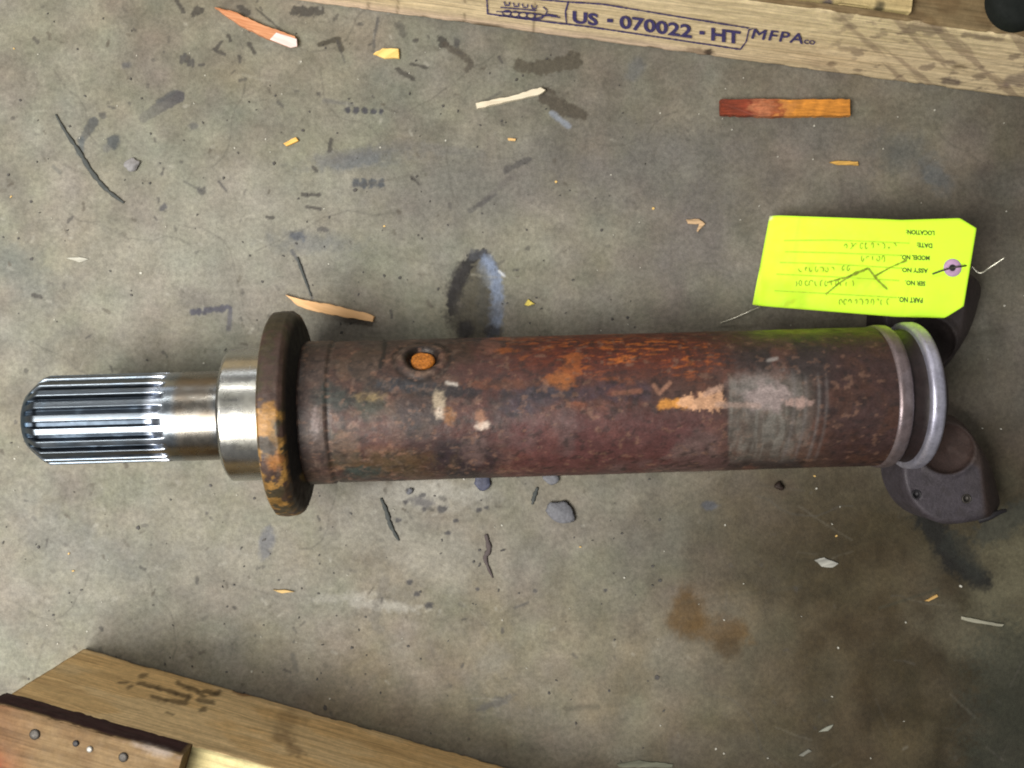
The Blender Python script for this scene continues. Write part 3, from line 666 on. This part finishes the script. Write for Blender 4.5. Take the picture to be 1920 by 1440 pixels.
# eyelet
cx, cy = 1786, 502; V = []; F = []
for r, dz in ((17, .6), (16.5, 1.8), (8, 2.0), (6.4, 1.6)):
    for i in range(32): a = i*math.pi/16; V.append(on_tag(dz)(cx+math.cos(a)*r, cy+math.sin(a)*r))
for j in range(3):
    for i in range(32): F.append((j*32+i, j*32+(i+1) % 32, (j+1)*32+(i+1) % 32, (j+1)*32+i))
link("eyelet", mesh_py("eyelet", V, F, True), M['eyelet'], tagc)
V = [on_tag(1.4)(cx+math.cos(i*math.pi/12)*6.8, cy+math.sin(i*math.pi/12)*6.8) for i in range(24)]
link("eyelet_hole", mesh_py("eyelet_hole", V, [tuple(range(24))]), M['dark'], tagc)  # dark disc in place of the open hole, its shade put into the colour
tube("tie_wire", cpoly([P(1748, 514, tag_z(1748, 514)+3), P(1768, 507, tag_z(1768, 507)+6), P(1786, 502, tag_z(1786, 502)+7), P(1806, 499, tag_z(1806, 499)+6), P(1822, 496, 130)]), 1.5, M['nail'], tagc)
tube("tie_wire", cpoly([P(1822, 500, 116), P(1838, 512, 118), P(1858, 500, 132), P(1884, 483, 146)]), 1.5, M['wire'], tagc)
tube("tie_wire", cpoly([P(1350, 606, 6), P(1375, 597, 12), P(1405, 584, 26), P(1430, 574, 24)]), 1.2, M['wire'], tagc)

# ------------------------------------------------------------------ timber
def timber(name, origin, d, back, s0, s1, depth, z0, z1, mat, parent, painter, seed, step=5.0, rough=1.2, round_=4, nsec=None):
    """a sawn length: d along, back away from the seen face; cross-section loop with worn edges"""
    h = z1-z0; sec = []
    def add(a, b, n):
        for k in range(n): sec.append((a[0]+(b[0]-a[0])*k/n, a[1]+(b[1]-a[1])*k/n))
    r = round_; nf = max(3, int(h/5)); nd = max(3, int(depth/6))
    add((0, r), (0, h-r), nf); add((0, h-r), (r*.3, h-r*.3), 2); add((r*.3, h-r*.3), (r, h), 2); add((r, h), (depth-r, h), nd); add((depth-r, h), (depth, h-r), 2)
    add((depth, h-r), (depth, r), nf//3+2); add((depth, r), (depth-r, 0), 2); add((depth-r, 0), (r, 0), nd//4+2); add((r, 0), (0, r), 2)
    sec = np.array(sec); m = len(sec); ss = np.arange(s0, s1+step*.5, step); n = len(ss)
    SS, DD = np.meshgrid(ss, sec[:, 0], indexing='ij'); _, HH = np.meshgrid(ss, sec[:, 1], indexing='ij')
    c = (depth/2, h/2)
    nn = (fbm(SS, HH+DD*2.0+300, 40, 4, seed)-.5)*2*rough+(fbm(SS*.3, HH*1.5+DD*1.5, 7, 3, seed+1)-.5)*rough*.8
    edge = np.exp(-(np.minimum(np.abs(HH-h), np.abs(HH))+np.minimum(DD, np.abs(DD-depth)))/5)
    nn = nn-edge*sstep(.5, .75, fbm(SS, HH*0, 30, 4, seed+5))*7
    ux = np.sign(DD-c[0])*(np.abs(DD-c[0]) > c[0]-.5*r); uz = np.sign(HH-c[1])*(np.abs(HH-c[1]) > c[1]-.5*r)
    D2 = DD+ux*nn; H2 = np.maximum(HH+uz*nn, .5)
    ends = [0, n-1]
    V = np.zeros((n, m, 3))
    for i in range(2): V[..., i] = origin[i]+d[i]*SS+back[i]*D2
    V[..., 2] = z0+H2
    F = gridF(n, m, True)
    # end caps: fans
    ca = V[0].mean(0); cb = V[-1].mean(0); VV = np.concatenate([V.reshape(-1, 3), ca[None], cb[None]]); ia = n*m; ib = ia+1
    Q = []
    for k in range(0, m-1, 2):
        Q.append((ia, k, k+1, (k+2) % m)); b0 = (n-1)*m; Q.append((ib, b0+(k+2) % m, b0+k+1, b0+k))
    if m % 2: Q.append((ia, m-1, 0, 0)) if False else None
    F = np.concatenate([F[:, ::-1], np.array(Q)])
    me = mesh_np(name, VV, F)
    X, Y = grid_of(V[..., 0], V[..., 1], V[..., 2])
    p = Paint(X, Y, (.4, .3, .18)); p.S = SS; p.D = DD; p.H = HH
    painter(p)
    C = np.concatenate([p.C.reshape(-1, 3), p.C[0].mean(0)[None]*.8, p.C[-1].mean(0)[None]*.8]); R = np.concatenate([p.R.ravel(), [0, 0]])
    put_colour(me, C, 1+R)
    return link(name, me, mat, parent)
def grain(p, base, dark, a=.5, seed=0, k=9, along=.06):
    p.C[:] = base
    g = fbm(p.S*along, (p.H+p.D), k, 5, seed); p.mix(sstep(.45, .7, g), dark, a)
    g2 = fbm(p.S*.25, (p.H+p.D), 14, 4, seed+9); p.mix(sstep(.5, .75, g2), dark, a*.5)

# skid at the top of the picture
A = Vector(P(540, 0)); B = Vector(P(1920, 185)); td = (B-A).normalized(); tb = Vector((-td.y, td.x, 0))     # back = away (+Y)
skid1 = empty("timber_skid", ((A+B)/2), "pale wooden skid with a violet stamp on its side, along the top edge", "wooden skid", "wooden skids beside the drive shaft")
def top_p(p):
    grain(p, (.78, .63, .40), (.60, .47, .28), .6, 200)
    face = p.D < 3
    p.mix(face*sstep(60, 10, p.H)*sstep(1500, 1200, p.X), (.72, .54, .42), .7)
    sw = fbm(p.S+p.H*.9, p.H*.12, 26, 4, 205); p.mix(face*sstep(.55, .66, sw)*sstep(1450, 1650, p.X), (.30, .215, .15), .6)
    p.mix(face*sstep(.60, .68, fbm(p.S, p.H*.8, 26, 4, 206))*sstep(1450, 1650, p.X), (.22, .16, .12), .65)
    for x0 in (690, 745, 870, 1000): p.mix(face*np.exp(-((p.X-x0-(p.H*.02))/2.5)**2)*(fbm(p.X, p.Y, 9, 2, 3) > .35), (.17, .12, .07), .6)
    p.mix(face*sstep(22, 8, p.H)*sstep(870, 900, p.X)*sstep(960, 930, p.X), (.10, .07, .035), .8)
    p.blob(1328, 98, 9, 6, (.02, .015, .014), .95, 0, .3, .5, 210); p.blob(1310, 98, 26, 9, (.20, .13, .09), .6, .1, .5, .6, 211)
    p.blob(1560, 120, 8, 5, (.15, .1, .07), .6); p.blob(1785, 153, 16, 7, (.12, .09, .09), .7, 0, .4, .6, 212); p.blob(1800, 125, 16, 4, (.20, .14, .08), .7)
    p.blob(1905, 150, 30, 10, (.16, .12, .12), .6, -.3, .5, .6)
    topf = p.H > 280
    p.mix(topf*1.0, (.17, .12, .06), .95); p.mix(topf*sstep(.45, .65, fbm(p.S*.4, p.D, 14, 4, 220)), (.15, .10, .05), .7)
timber("beam", A, td, tb, -760, 2250, 283, 0, 283, M['timber'], skid1, top_p, 301, 4.0, 1.0, 4)
def deck_p(p): grain(p, (.22, .17, .10), (.12, .09, .05), .7, 230)
timber("deck_board", A+tb*54, td, tb, -760, 2250, 260, 284, 338, M['timber'], skid1, deck_p, 310, 10, 1.0, 3)
def off_p(p):
    grain(p, (.46, .36, .18), (.34, .25, .12), .5, 240); p.blob(1648, 18, 10, 14, (.06, .05, .03), .9, .3, .3, .6); p.blob(1550, 10, 9, 14, (.10, .08, .12), .8, .6)
s_of = lambda px, py, z: (Vector(P(px, py, z))-A).dot(td)
timber("cleat", A+tb*8, td, tb, s_of(1440, 20, 304), s_of(1706, 40, 304), 44, 284, 300, M['timber'], skid1, off_p, 320, 5, 1.6, 3)
# stamp on the side of the top beam: sheet coords = (s along, h up)
def on_face(s, h): v = A+td*s-tb*2.0; return (v.x, v.y, h)
def face_sh(px, py):
    """where a point of the photo falls on the vertical face"""
    # solve P(px,py,z) on plane (v-A).tb = -2
    o = Vector((0, 0, CAMH)); q = Vector(P(px, py, 0))-o; nrm_ = tb; t = ((A-tb*2-Vector((0, 0, CAMH)))*1).dot(nrm_)/q.dot(nrm_)
    v = o+q*t; return ((v-A).dot(td), v.z)
def px_on_face(px, py): s, h = face_sh(px, py); return on_face(s, h)
stamp = []
def pt_(name, txt, a, b, h, **k):
    # a, b baseline ends on the photo grid, h cap height on the photo grid
    V2, F2 = text_mesh(txt, **k); xs = [v[0] for v in V2]; y1 = max(v[1] for v in V2); x0, x1 = min(xs), max(xs)
    W = []
    for v in V2:
        t = (v[0]-x0)/(x1-x0); W.append(px_on_face(a[0]+(b[0]-a[0])*t+v[1]/y1*h*.02, a[1]+(b[1]-a[1])*t-v[1]/y1*h))
    if a[0] % 1: W = [(w[0], w[1]-.25, w[2]) for w in W]                  # the second strike lies on the first
    return link(name, mesh_py(name, W, F2), M['ink'], skid1)
pt_("stamped_word", "US", (1073, 42), (1121, 48), 22, offset=.035)
pt_("stamped_word", "-", (1138, 47), (1149, 48), 12, offset=.035)
pt_("stamped_word", "070022", (1161, 52), (1297, 71), 24, offset=.03)
pt_("stamped_word", "-", (1311, 70), (1321, 71), 12, offset=.035)
pt_("stamped_word", "HT", (1333, 75), (1388, 82), 23, offset=.035)
for nudge in (0, 1.3):                                                    # struck twice, so the strokes are doubled
    pt_("stamped_word", "MFPA", (1408+nudge, 72+nudge*.4), (1504+nudge, 82+nudge*.4), 19, offset=.0, shear=.2, space=1.15)
pt_("stamped_word", "CO", (1507, 82), (1528, 84), 8, offset=.03)
ribbon("stamp_border", [[(912, -12), (914, 26), (1000, 38), (1100, 50), (1250, 72), (1388, 93), (1399, 78), (1404, 56), (1412, 54)],
        [(1066, 2), (1060, 22), (1062, 46)], [(1068, 4), (1130, 8), (1250, 28), (1404, 53)], [(914, -10), (1000, -2), (1066, 4)]], 2.6, lambda x, y: px_on_face(x, y), M['ink'], skid1, .35, 3)
wheat = []
for i in range(5):
    cx_, cy_ = 950+i*15, 25+i*1.6; wheat.append([(cx_+8*math.cos(a*math.pi/6), cy_+5*math.sin(a*math.pi/6)) for a in range(13)])
wheat += [[(930, 22), (990, 24), (1050, 33)], [(938, 14), (1005, 20)], [(935, 30), (1000, 36), (1022, 30), (1026, 20), (1018, 13)], [(1026, 27), (1044, 30)]]
wheat += [[(945+i*17, 3+i*2), (947+i*17, 10+i*2), (955+i*17, 10+i*2), (955+i*17, 4+i*2)] for i in range(4)]
ribbon("stamp_emblem", wheat, 2.2, lambda x, y: px_on_face(x, y), M['ink'], skid1, .3, 5)
# black rounded foot standing on the deck at the top right corner
V = []; F = []; c = P(1904, 26, 345)
for j, (r, z) in enumerate(((0.1, 372), (30, 372), (40, 368), (44, 360), (45, 339))):
    for i in range(40): V.append((c[0]+math.cos(i*math.pi/20)*r, c[1]+18+math.sin(i*math.pi/20)*r, z))
for j in range(4):
    for i in range(40): F.append((j*40+i, (j+1)*40+i, (j+1)*40+(i+1) % 40, j*40+(i+1) % 40))
o = link("rubber_disc", mesh_py("rubber_disc", V, F, True), M['rubber']); tag(o, "round black rubber disc lying on the wood in the top right corner", "rubber disc"); rebase(o)

# skid at the bottom left
C0 = Vector(P(160, 1215)); E0 = Vector(P(960, 1440)); bd = (E0-C0).normalized(); bb = Vector((bd.y, -bd.x, 0))
if bb.y > 0: bb = -bb
skid2 = empty("timber_skid", C0, "brown wooden crate skid end with nailed board on top, in the bottom left corner", "wooden skid", "wooden skids beside the drive shaft")
def bot_p(p):
    grain(p, (.72, .49, .23), (.54, .35, .16), .55, 260)
    face = p.D < 3
    p.mix(face*sstep(.45, .62, fbm(p.S*.6, p.H, 60, 4, 262)), (.72, .54, .30), .6)
    p.mix(face*np.exp(-(p.H/7)**2)*sstep(500, 200, p.S), (.06, .035, .015), .85)
    K = (.085, .062, .035)
    rg = random.Random(5)
    for k, (x0, y0, x1, y1, w) in enumerate(((258, 1282, 296, 1290, 7), (296, 1290, 330, 1300, 7), (330, 1300, 352, 1306, 6), (334, 1280, 352, 1290, 8), (352, 1288, 372, 1296, 6), (372, 1300, 384, 1306, 8), (384, 1296, 408, 1302, 9),
            (285, 1306, 312, 1314, 6), (312, 1312, 348, 1320, 6), (350, 1312, 356, 1306, 7), (372, 1314, 400, 1316, 8), (404, 1302, 412, 1296, 6), (376, 1332, 384, 1328, 6), (240, 1290, 248, 1286, 6), (312, 1336, 326, 1340, 4), (264, 1268, 274, 1266, 6), (222, 1280, 240, 1280, 3))):
        p.stroke([(x0, y0), (x1, y1)], w, K, .72, 2.5, .7, k)
    p.blob(530, 1382, 22, 12, (.17, .10, .045), .6, .3, .5, .6, 270); p.blob(555, 1408, 20, 10, (.17, .10, .045), .6, .4, .5, .6, 271); p.blob(540, 1350, 30, 20, (.26, .17, .08), .5, 0, .6, .6, 272)
    p.blob(349, 1265, 7, 5, (.015, .01, .008), .95, 0, .3, .3); p.blob(455, 1300, 18, 5, (.20, .09, .04), .7, .2)
    topf = p.H > 280
    p.mix(topf*1.0, (.50, .43, .22), .95)
timber("beam", C0, bd, bb, 0, 1700, 283, 0, 283, M['timber2'], skid2, bot_p, 351, 4.0, 1.4, 5)
def nb_p(p):
    grain(p, (.19, .128, .066), (.12, .075, .036), .6, 280)
    p.mix(sstep(95, -20, p.X)*(p.H > 50), (.12, .045, .022), .7); p.mix(sstep(60, -20, p.X)*sstep(1390, 1440, p.Y)*(p.H > 50), (.28, .05, .02), .6)
    p.mix(sstep(.5, .62, fbm(p.X, p.Y, 50, 4, 282))*(p.H > 50), (.14, .085, .042), .5)
    p.mix((p.H < 46)*(p.D < 8)*1.0, (.035, .014, .016), .95); p.mix((p.S > 296)*(p.H < 46)*1.0, (.14, .09, .04), .9)
    p.blob(290, 1405, 40, 8, (.34, .29, .26), .6, .28, .5, .5)
board = timber("deck_board", C0-bb*4, bd, bb, -6, 304, 287, 284, 337, M['timber2'], skid2, nb_p, 360, 4.0, 1.4, 4)
board["label"] = "reddish nailed board on top of the skid"
for (nx, ny, r, mt) in ((65, 1377, 10, 'nail'), (142, 1394, 6, 'dark'), (168, 1405, 6, 'steelhead'), (231, 1420, 9, 'nail')):
    c = P(nx, ny, 338); V = []; F = []
    for j, (q, z) in enumerate(((.01, 339.5), (.75, 340.0), (1, 339), (1.05, 336))):
        for i in range(14): V.append((c[0]+math.cos(i*math.pi/7)*r*q*.82, c[1]+math.sin(i*math.pi/7)*r*q*.82, z+.6*math.cos(i*math.pi/7)))
    for j in range(3):
        for i in range(14): F.append((j*14+i, (j+1)*14+i, (j+1)*14+(i+1) % 14, j*14+(i+1) % 14))
    o = link("nail", mesh_py("nail", V, F, True), M[mt], board)

# ------------------------------------------------------------------ loose things on the floor
WM = {}
def wood_mat(c, c2=None, rot=0):
    k = (tuple(c), c2, round(rot, 2))
    if k in WM: return WM[k]
    m = bpy.data.materials.new("splinter_wood"); nt, b = nodes(m)
    tc = N(nt, 'ShaderNodeTexCoord'); mp = N(nt, 'ShaderNodeMapping', vector_type='TEXTURE'); mp.inputs['Rotation'].default_value = (0, 0, rot); mp.inputs['Scale'].default_value = (12, 1, 1)
    nt.links.new(tc.outputs['Object'], mp.inputs['Vector'])
    n = N(nt, 'ShaderNodeTexNoise'); n.inputs['Scale'].default_value = 700; nt.links.new(mp.outputs[0], n.inputs['Vector'])
    mx = N(nt, 'ShaderNodeMix', data_type='RGBA'); mx.inputs['A'].default_value = (*c, 1); mx.inputs['B'].default_value = (*(c2 or [v*.5 for v in c]), 1)
    nt.links.new(ramp(nt, n.outputs['Fac'], 0, 1, .35, .7), mx.inputs['Factor']); nt.links.new(mx.outputs['Result'], b.inputs['Base Color'])
    b.inputs['Roughness'].default_value = .7
    bp = N(nt, 'ShaderNodeBump'); bp.inputs['Strength'].default_value = .5; bp.inputs['Distance'].default_value = .0003; nt.links.new(n.outputs['Fac'], bp.inputs['Height']); nt.links.new(bp.outputs[0], b.inputs['Normal'])
    WM[k] = m; return m
def chip(name, outline, th, col, label, cat, group=None, lift=.2, tilt=0, seed=0, col2=None, mat=None, n=3, painter=None):
    """a flat broken piece: outline on the photo grid, thickness th, edges broken and top uneven"""
    rg = random.Random(seed); o2 = []
    m = len(outline)
    for i in range(m):
        a, b = outline[i], outline[(i+1) % m]; L = math.hypot(b[0]-a[0], b[1]-a[1]); k = max(1, int(L/7))
        for q in range(k): o2.append((a[0]+(b[0]-a[0])*q/k+rg.uniform(-.7, .7)*(q > 0), a[1]+(b[1]-a[1])*q/k+rg.uniform(-.9, .9)*(q > 0)))
    # resample as a strip between the two long sides: simple triangulated prism via centre line
    xs = [q[0] for q in o2]; ys = [q[1] for q in o2]; cx, cy = sum(xs)/len(xs), sum(ys)/len(ys)
    V = []; F = []; k = len(o2)
    for (f, z) in ((1.0, .0), (1.0, th*.75), (.94, th)):
        for (x, y) in o2:
            zz = lift+z+(tilt*(x-cx)/100.0 if z > 0 or tilt else 0)+(rg.uniform(-.4, .4) if z else 0)
            v = Vector(P(x, y, 0)); cc = Vector(P(cx, cy, 0)); v = v+(cc-v).normalized()*min(1.0, (cc-v).length*.1)*(0 if f == 1 else 1)
            V.append((v.x, v.y, max(.1, zz)))
    for j in range(2):
        for i in range(k): F.append((j*k+i, (j*k)+(i+1) % k, (j+1)*k+(i+1) % k, (j+1)*k+i))
    F.append(tuple(2*k+i for i in range(k)))
    area2 = sum(o2[i][0]*o2[(i+1) % k][1]-o2[(i+1) % k][0]*o2[i][1] for i in range(k))
    if area2 > 0: F = [tuple(reversed(f)) for f in F]
    me = mesh_py(name, V, F)
    rot = math.atan2(-(outline[1][1]-outline[0][1]), outline[1][0]-outline[0][0])
    o = link(name, me, mat or wood_mat(col, col2, rot)); tag(o, label, cat, group); rebase(o); return o
GS = "wood splinters scattered on the floor"
sp = chip("wood_splinter", [(404, 17), (440, 25), (500, 52), (556, 72), (558, 88), (545, 90), (500, 74), (455, 52), (430, 36)], 10, (.55, .27, .14), "long orange splinter with a white broken end near the top left", "wood splinter", GS, seed=1, col2=(.40, .15, .06))
# its white broken end is a part
V = [P(518, 61, 11.2), P(556, 73, 11.2), P(557, 87, 11.2), P(545, 89.5, 11.2), P(506, 74, 11.2)]
o = link("broken_end", mesh_py("broken_end", V, [(4, 3, 2, 1, 0)]), wood_mat((.72, .62, .62), (.6, .48, .46), -.4), sp)
o["label"] = "white broken end"
chip("wood_chip", [(700, 103), (718, 92), (748, 93), (749, 111), (722, 111)], 6, (.80, .58, .20), "wide yellow wood chip below the top skid", "wood chip", GS, seed=2, col2=(.65, .42, .12))
chip("wood_chip", [(532, 270), (556, 258), (561, 265), (538, 275)], 5, (.78, .47, .12), "small orange wood chip on the floor left of the barrel's oily patch", "wood chip", GS, seed=3)
chip("wood_splinter", [(892, 196), (960, 182), (1014, 166), (1023, 171), (1010, 180), (895, 206)], 9, (.72, .66, .52), "cream splinter pointing at a brown floor smear above the barrel", "wood splinter", GS, seed=4, col2=(.55, .48, .36))
chip("wood_splinter", [(536, 553), (570, 563), (625, 572), (690, 588), (703, 594), (700, 604), (640, 594), (590, 584), (560, 574)], 9, (.74, .45, .22), "long tan splinter just above the rusty flange", "wood splinter", GS, seed=5, col2=(.62, .36, .16))
st = chip("wood_strip", [(1348, 190), (1420, 189), (1500, 190), (1590, 190), (1591, 220), (1500, 221), (1440, 222), (1349, 218)], 14, (.52, .22, .04), "flat orange brown strip of wood, squared at both ends, below the stamp", "wood strip", None, seed=6, col2=(.38, .13, .025))
m = bpy.data.materials.new("stained_strip"); nt, b = nodes(m)
tc = N(nt, 'ShaderNodeTexCoord'); sx = N(nt, 'ShaderNodeSeparateXYZ'); nt.links.new(tc.outputs['Object'], sx.inputs[0])
nn_ = noise_fac(nt, (1, 1.6, 1), 130, 5); ad = N(nt, 'ShaderNodeMath', operation='MULTIPLY_ADD'); nt.links.new(nn_, ad.inputs[0]); ad.inputs[1].default_value = .040; nt.links.new(sx.outputs['X'], ad.inputs[2])
cr = N(nt, 'ShaderNodeValToRGB'); r_ = ramp(nt, ad.outputs[0], 0, 1, -.018, .058); nt.links.new(r_, cr.inputs[0]); e = cr.color_ramp.elements
e[0].position = .08; e[0].color = (.20, .035, .014, 1); e[1].position = .62; e[1].color = (.60, .24, .035, 1)
for pos, c in ((.22, (.24, .045, .02)), (.33, (.46, .17, .08)), (.42, (.34, .09, .03)), (.5, (.58, .24, .06))):
    q = e.new(pos); q.color = (*c, 1)
nt.links.new(mul(nt, mul(nt, cr.outputs[0], ramp(nt, noise_fac(nt, (.12, 1, 1), 900), .6, 1.2)), ramp(nt, noise_fac(nt, (1, 1, 1), 160), .65, 1.2)), b.inputs['Base Color']); b.inputs['Roughness'].default_value = .5
st.data.materials.clear(); st.data.materials.append(m)
chip("wood_splinter", [(1554, 305), (1570, 302), (1608, 304), (1609, 311), (1572, 310)], 4, (.72, .42, .10), "thin yellow splinter between the orange strip and the tag", "wood splinter", GS, seed=7)
chip("wood_splinter", [(1286, 412), (1310, 411), (1322, 420), (1308, 436), (1306, 433), (1311, 420), (1290, 420)], 4, (.62, .42, .24), "small bent tan splinter left of the yellow tag", "wood splinter", GS, seed=8)
chip("wood_splinter", [(512, 1105), (540, 1106), (553, 1109), (530, 1112)], 4, (.62, .42, .16), "thin yellow splinter on the floor below the flange", "wood splinter", GS, seed=9)
chip("wood_chip", [(983, 572), (990, 561), (996, 566), (1003, 570), (990, 574)], 4, (.74, .60, .12), "tiny yellow chip just above the middle of the barrel", "wood chip", GS, seed=10)
chip("wood_chip", [(952, 259), (968, 261), (966, 265), (953, 264)], 3, (.7, .45, .18), "tiny tan chip in the open floor below the cream splinter", "wood chip", GS, seed=11)
chip("paint_flake", [(1526, 1050), (1545, 1045), (1572, 1056), (1560, 1064), (1540, 1062)], 3, (.42, .42, .38), "white flake on the floor below the barrel's worn patch", "paint flake", "pale flakes on the dark floor", seed=12)
chip("wood_splinter", [(1802, 1155), (1840, 1163), (1882, 1170), (1878, 1174), (1830, 1168), (1802, 1161)], 3, (.32, .31, .24), "thin pale splinter near the right edge below the yoke", "wood splinter", GS, seed=13)
chip("wood_splinter", [(1732, 1126), (1756, 1114), (1758, 1118), (1740, 1127)], 3, (.58, .36, .12), "short orange splinter below the grease trail", "wood splinter", GS, seed=14)
chip("paint_flake", [(1534, 1372), (1550, 1362), (1562, 1358), (1552, 1370)], 2, (.30, .31, .26), "grey white flake near the bottom edge, right of the rust stain", "paint flake", "pale flakes on the dark floor", seed=15)
chip("paint_flake", [(1497, 1416), (1515, 1404), (1522, 1408), (1505, 1418)], 2, (.20, .20, .17), "dull grey flake nearest the bottom edge of the photo", "paint flake", "pale flakes on the dark floor", seed=16)
chip("wood_splinter", [(1156, 1432), (1200, 1425), (1262, 1432), (1260, 1438), (1160, 1438)], 3, (.24, .25, .19), "pale grey splinter at the bottom edge of the photo", "wood splinter", GS, seed=17)
chip("paint_flake", [(124, 484), (150, 482), (167, 486), (150, 492)], 2, (.48, .47, .40), "white flake on the floor at the left, above the splined end", "paint flake", "pale flakes on the dark floor", seed=18)

def stone(cx, cy, rx, ry, rz, rot, mat, label, seed, sink=.35):
    nu, nv = 22, 13; V = []; F = []; rg = np.random.RandomState(seed); k = rg.uniform(-1, 1, (9, 4))
    c = P(cx, cy, 0)
    for i in range(nv):
        th = math.pi*i/(nv-1)
        for j in range(nu):
            ph = 2*math.pi*j/nu; v = np.array([math.sin(th)*math.cos(ph), math.sin(th)*math.sin(ph), math.cos(th)])
            r = 1.0
            for q in k:                                    # knapped facets
                nrm_ = q[:3]/np.linalg.norm(q[:3]); h = .74+.12*q[3]; dd = v.dot(nrm_)
                if dd*r > h: r = h/dd
            r *= 1+.03*math.sin(ph*5+seed)*math.sin(th*4)
            x, y, z = v*r; x *= rx; y *= ry; z *= rz
            x += 1.5*math.sin(y*.4+seed); V.append((c[0]+x*math.cos(rot)-y*math.sin(rot), c[1]+x*math.sin(rot)+y*math.cos(rot), max(.1, rz*(1-sink)+z)))
    for i in range(nv-1):
        for j in range(nu): F.append((i*nu+j, (i+1)*nu+j, (i+1)*nu+(j+1) % nu, i*nu+(j+1) % nu))
    o = link("pebble", mesh_py("pebble", V, F, True), mat); tag(o, label, "pebble", "loose pebbles on the floor"); rebase(o)
M['stoneg'] = flat('grey_stone', (.125, .128, .145), .7, scale=500, var=.3, bump=.6)
M['stoneb'] = flat('blue_grey_stone', (.055, .06, .095), .6, scale=500, var=.3, bump=.6)
M['stonel'] = flat('light_grey_stone', (.20, .195, .20), .75, scale=500, var=.2, bump=.5)
M['stoned'] = flat('brown_grit', (.020, .011, .008), .7, scale=500)
stone(1052, 958, 31, 22, 7, -.45, M['stoneg'], "largest grey pebble, on the floor below the middle of the barrel", 3)
stone(905, 903, 15, 19, 6, .2, M['stoneb'], "dark blue pebble tucked under the lower side of the barrel", 5)
stone(1035, 897, 18, 12, 5, -.4, M['stoneg'], "grey pebble half under the barrel, above the largest pebble", 7)
stone(248, 310, 18, 13, 6, .5, M['stonel'], "light grey pebble right of the long dark thread", 9)
stone(1460, 911, 10, 9, 7, .1, M['stoned'], "small dark brown lump below the barrel's worn steel patch", 11)
stone(768, 921, 7, 6, 4, .1, M['stoneg'], "tiny round grey pebble below the barrel near the flange", 13)

def thread(name, pts, w0, w1, mat, label, cat, grp=None, prof=None):
    pl = cpoly([P(x, y, 2.0) for x, y in pts], 6); V = []; F = []; n = 6; L = len(pl)
    for i, q in enumerate(pl):
        t = i/(L-1); w = (w0+(w1-w0)*t)*(.35+.65*math.sin(math.pi*min(1, max(0, t*.92+.06))))*(1+.2*math.sin(i*1.7)+.16*math.sin(i*2.9+1))
        d = (pl[min(i+1, L-1)]-pl[max(i-1, 0)]).normalized(); s_ = Vector((-d.y, d.x, 0))
        for k in range(n):
            a = math.pi*2*k/n; V.append((q.x+s_.x*math.cos(a)*w/2, q.y+s_.y*math.cos(a)*w/2, max(.05, 1.3+math.sin(a)*min(1.3, w*.2))))
    for i in range(L-1):
        for k in range(n): F.append((i*n+k, i*n+(k+1) % n, (i+1)*n+(k+1) % n, (i+1)*n+k))
    F.append(tuple(range(n))[::-1]); F.append(tuple((L-1)*n+k for k in range(n)))
    o = link(name, mesh_py(name, V, F, True), mat); tag(o, label, cat, grp); rebase(o)
GR = "dark rubber shavings on the floor"
thread("rubber_shaving", [(104, 214), (122, 246), (148, 284), (170, 320), (198, 354), (232, 380)], 6, 11, M['thread'], "long curved dark shaving on the floor at the upper left", "rubber shaving", GR)
thread("rubber_shaving", [(714, 934), (724, 958), (732, 985), (748, 1014)], 8, 9, M['thread'], "straight dark shaving below the barrel, near the flange", "rubber shaving", GR)
thread("rubber_shaving", [(911, 1002), (917, 1030), (910, 1048), (924, 1084)], 12, 7, flat('brown_rubber', (.075, .06, .06), .8), "bent brown shaving below the middle of the barrel", "rubber shaving", GR)
thread("rubber_shaving", [(1008, 914), (1002, 930), (998, 946)], 8, 8, M['thread'], "short dark shaving beside the largest pebble", "rubber shaving", GR)
thread("rubber_shaving", [(557, 482), (566, 508), (584, 556)], 6, 4, M['thread'], "thin dark shaving touching the tan splinter above the flange", "rubber shaving", GR)

# grit: specks nobody could count
rg = random.Random(77)
def specks(name, n, col, smin, smax, xr):
    V = []; F = []
    for i in range(n):
        x = rg.uniform(*xr); y = rg.uniform(-20, 1460); s_ = rg.uniform(smin, smax)*(1.6 if rg.random() < .06 else 1); a = rg.uniform(0, 3.14); e_ = rg.uniform(.35, 1); h = rg.uniform(.6, 1.8); c = P(x, y, 0); b = len(V); m_ = 5
        ring = []
        for k in range(m_):
            t = 2*math.pi*k/m_+rg.uniform(-.3, .3); u, v = math.cos(t)*s_, math.sin(t)*s_*e_; ring.append((c[0]+u*math.cos(a)-v*math.sin(a), c[1]+u*math.sin(a)+v*math.cos(a)))
        for q in ring: V.append((q[0], q[1], -1.0))
        for q in ring: V.append((q[0]*.8+c[0]*.2, q[1]*.8+c[1]*.2, h))
        for k in range(m_): F.append((b+k, b+(k+1) % m_, b+m_+(k+1) % m_, b+m_+k))
        F.append(tuple(b+m_+k for k in range(m_)))
    o = link(name, mesh_py(name, V, F), flat(name+"_material", col, .7, bump=0)); o["kind"] = "stuff"; return o
tag(specks("pale_dust", 150, (.46, .45, .40), 1.0, 2.6, (-20, 1940)), "tiny pale specks of dust and paint strewn over the concrete floor", "dust")
tag(specks("dark_grit", 360, (.055, .052, .05), 1.2, 3.8, (-20, 1250)), "tiny dark specks of grit strewn over the concrete floor", "grit")
tag(specks("sawdust", 14, (.60, .40, .14), 1.5, 3.4, (0, 1900)), "tiny tan crumbs of sawdust strewn over the concrete floor", "sawdust")
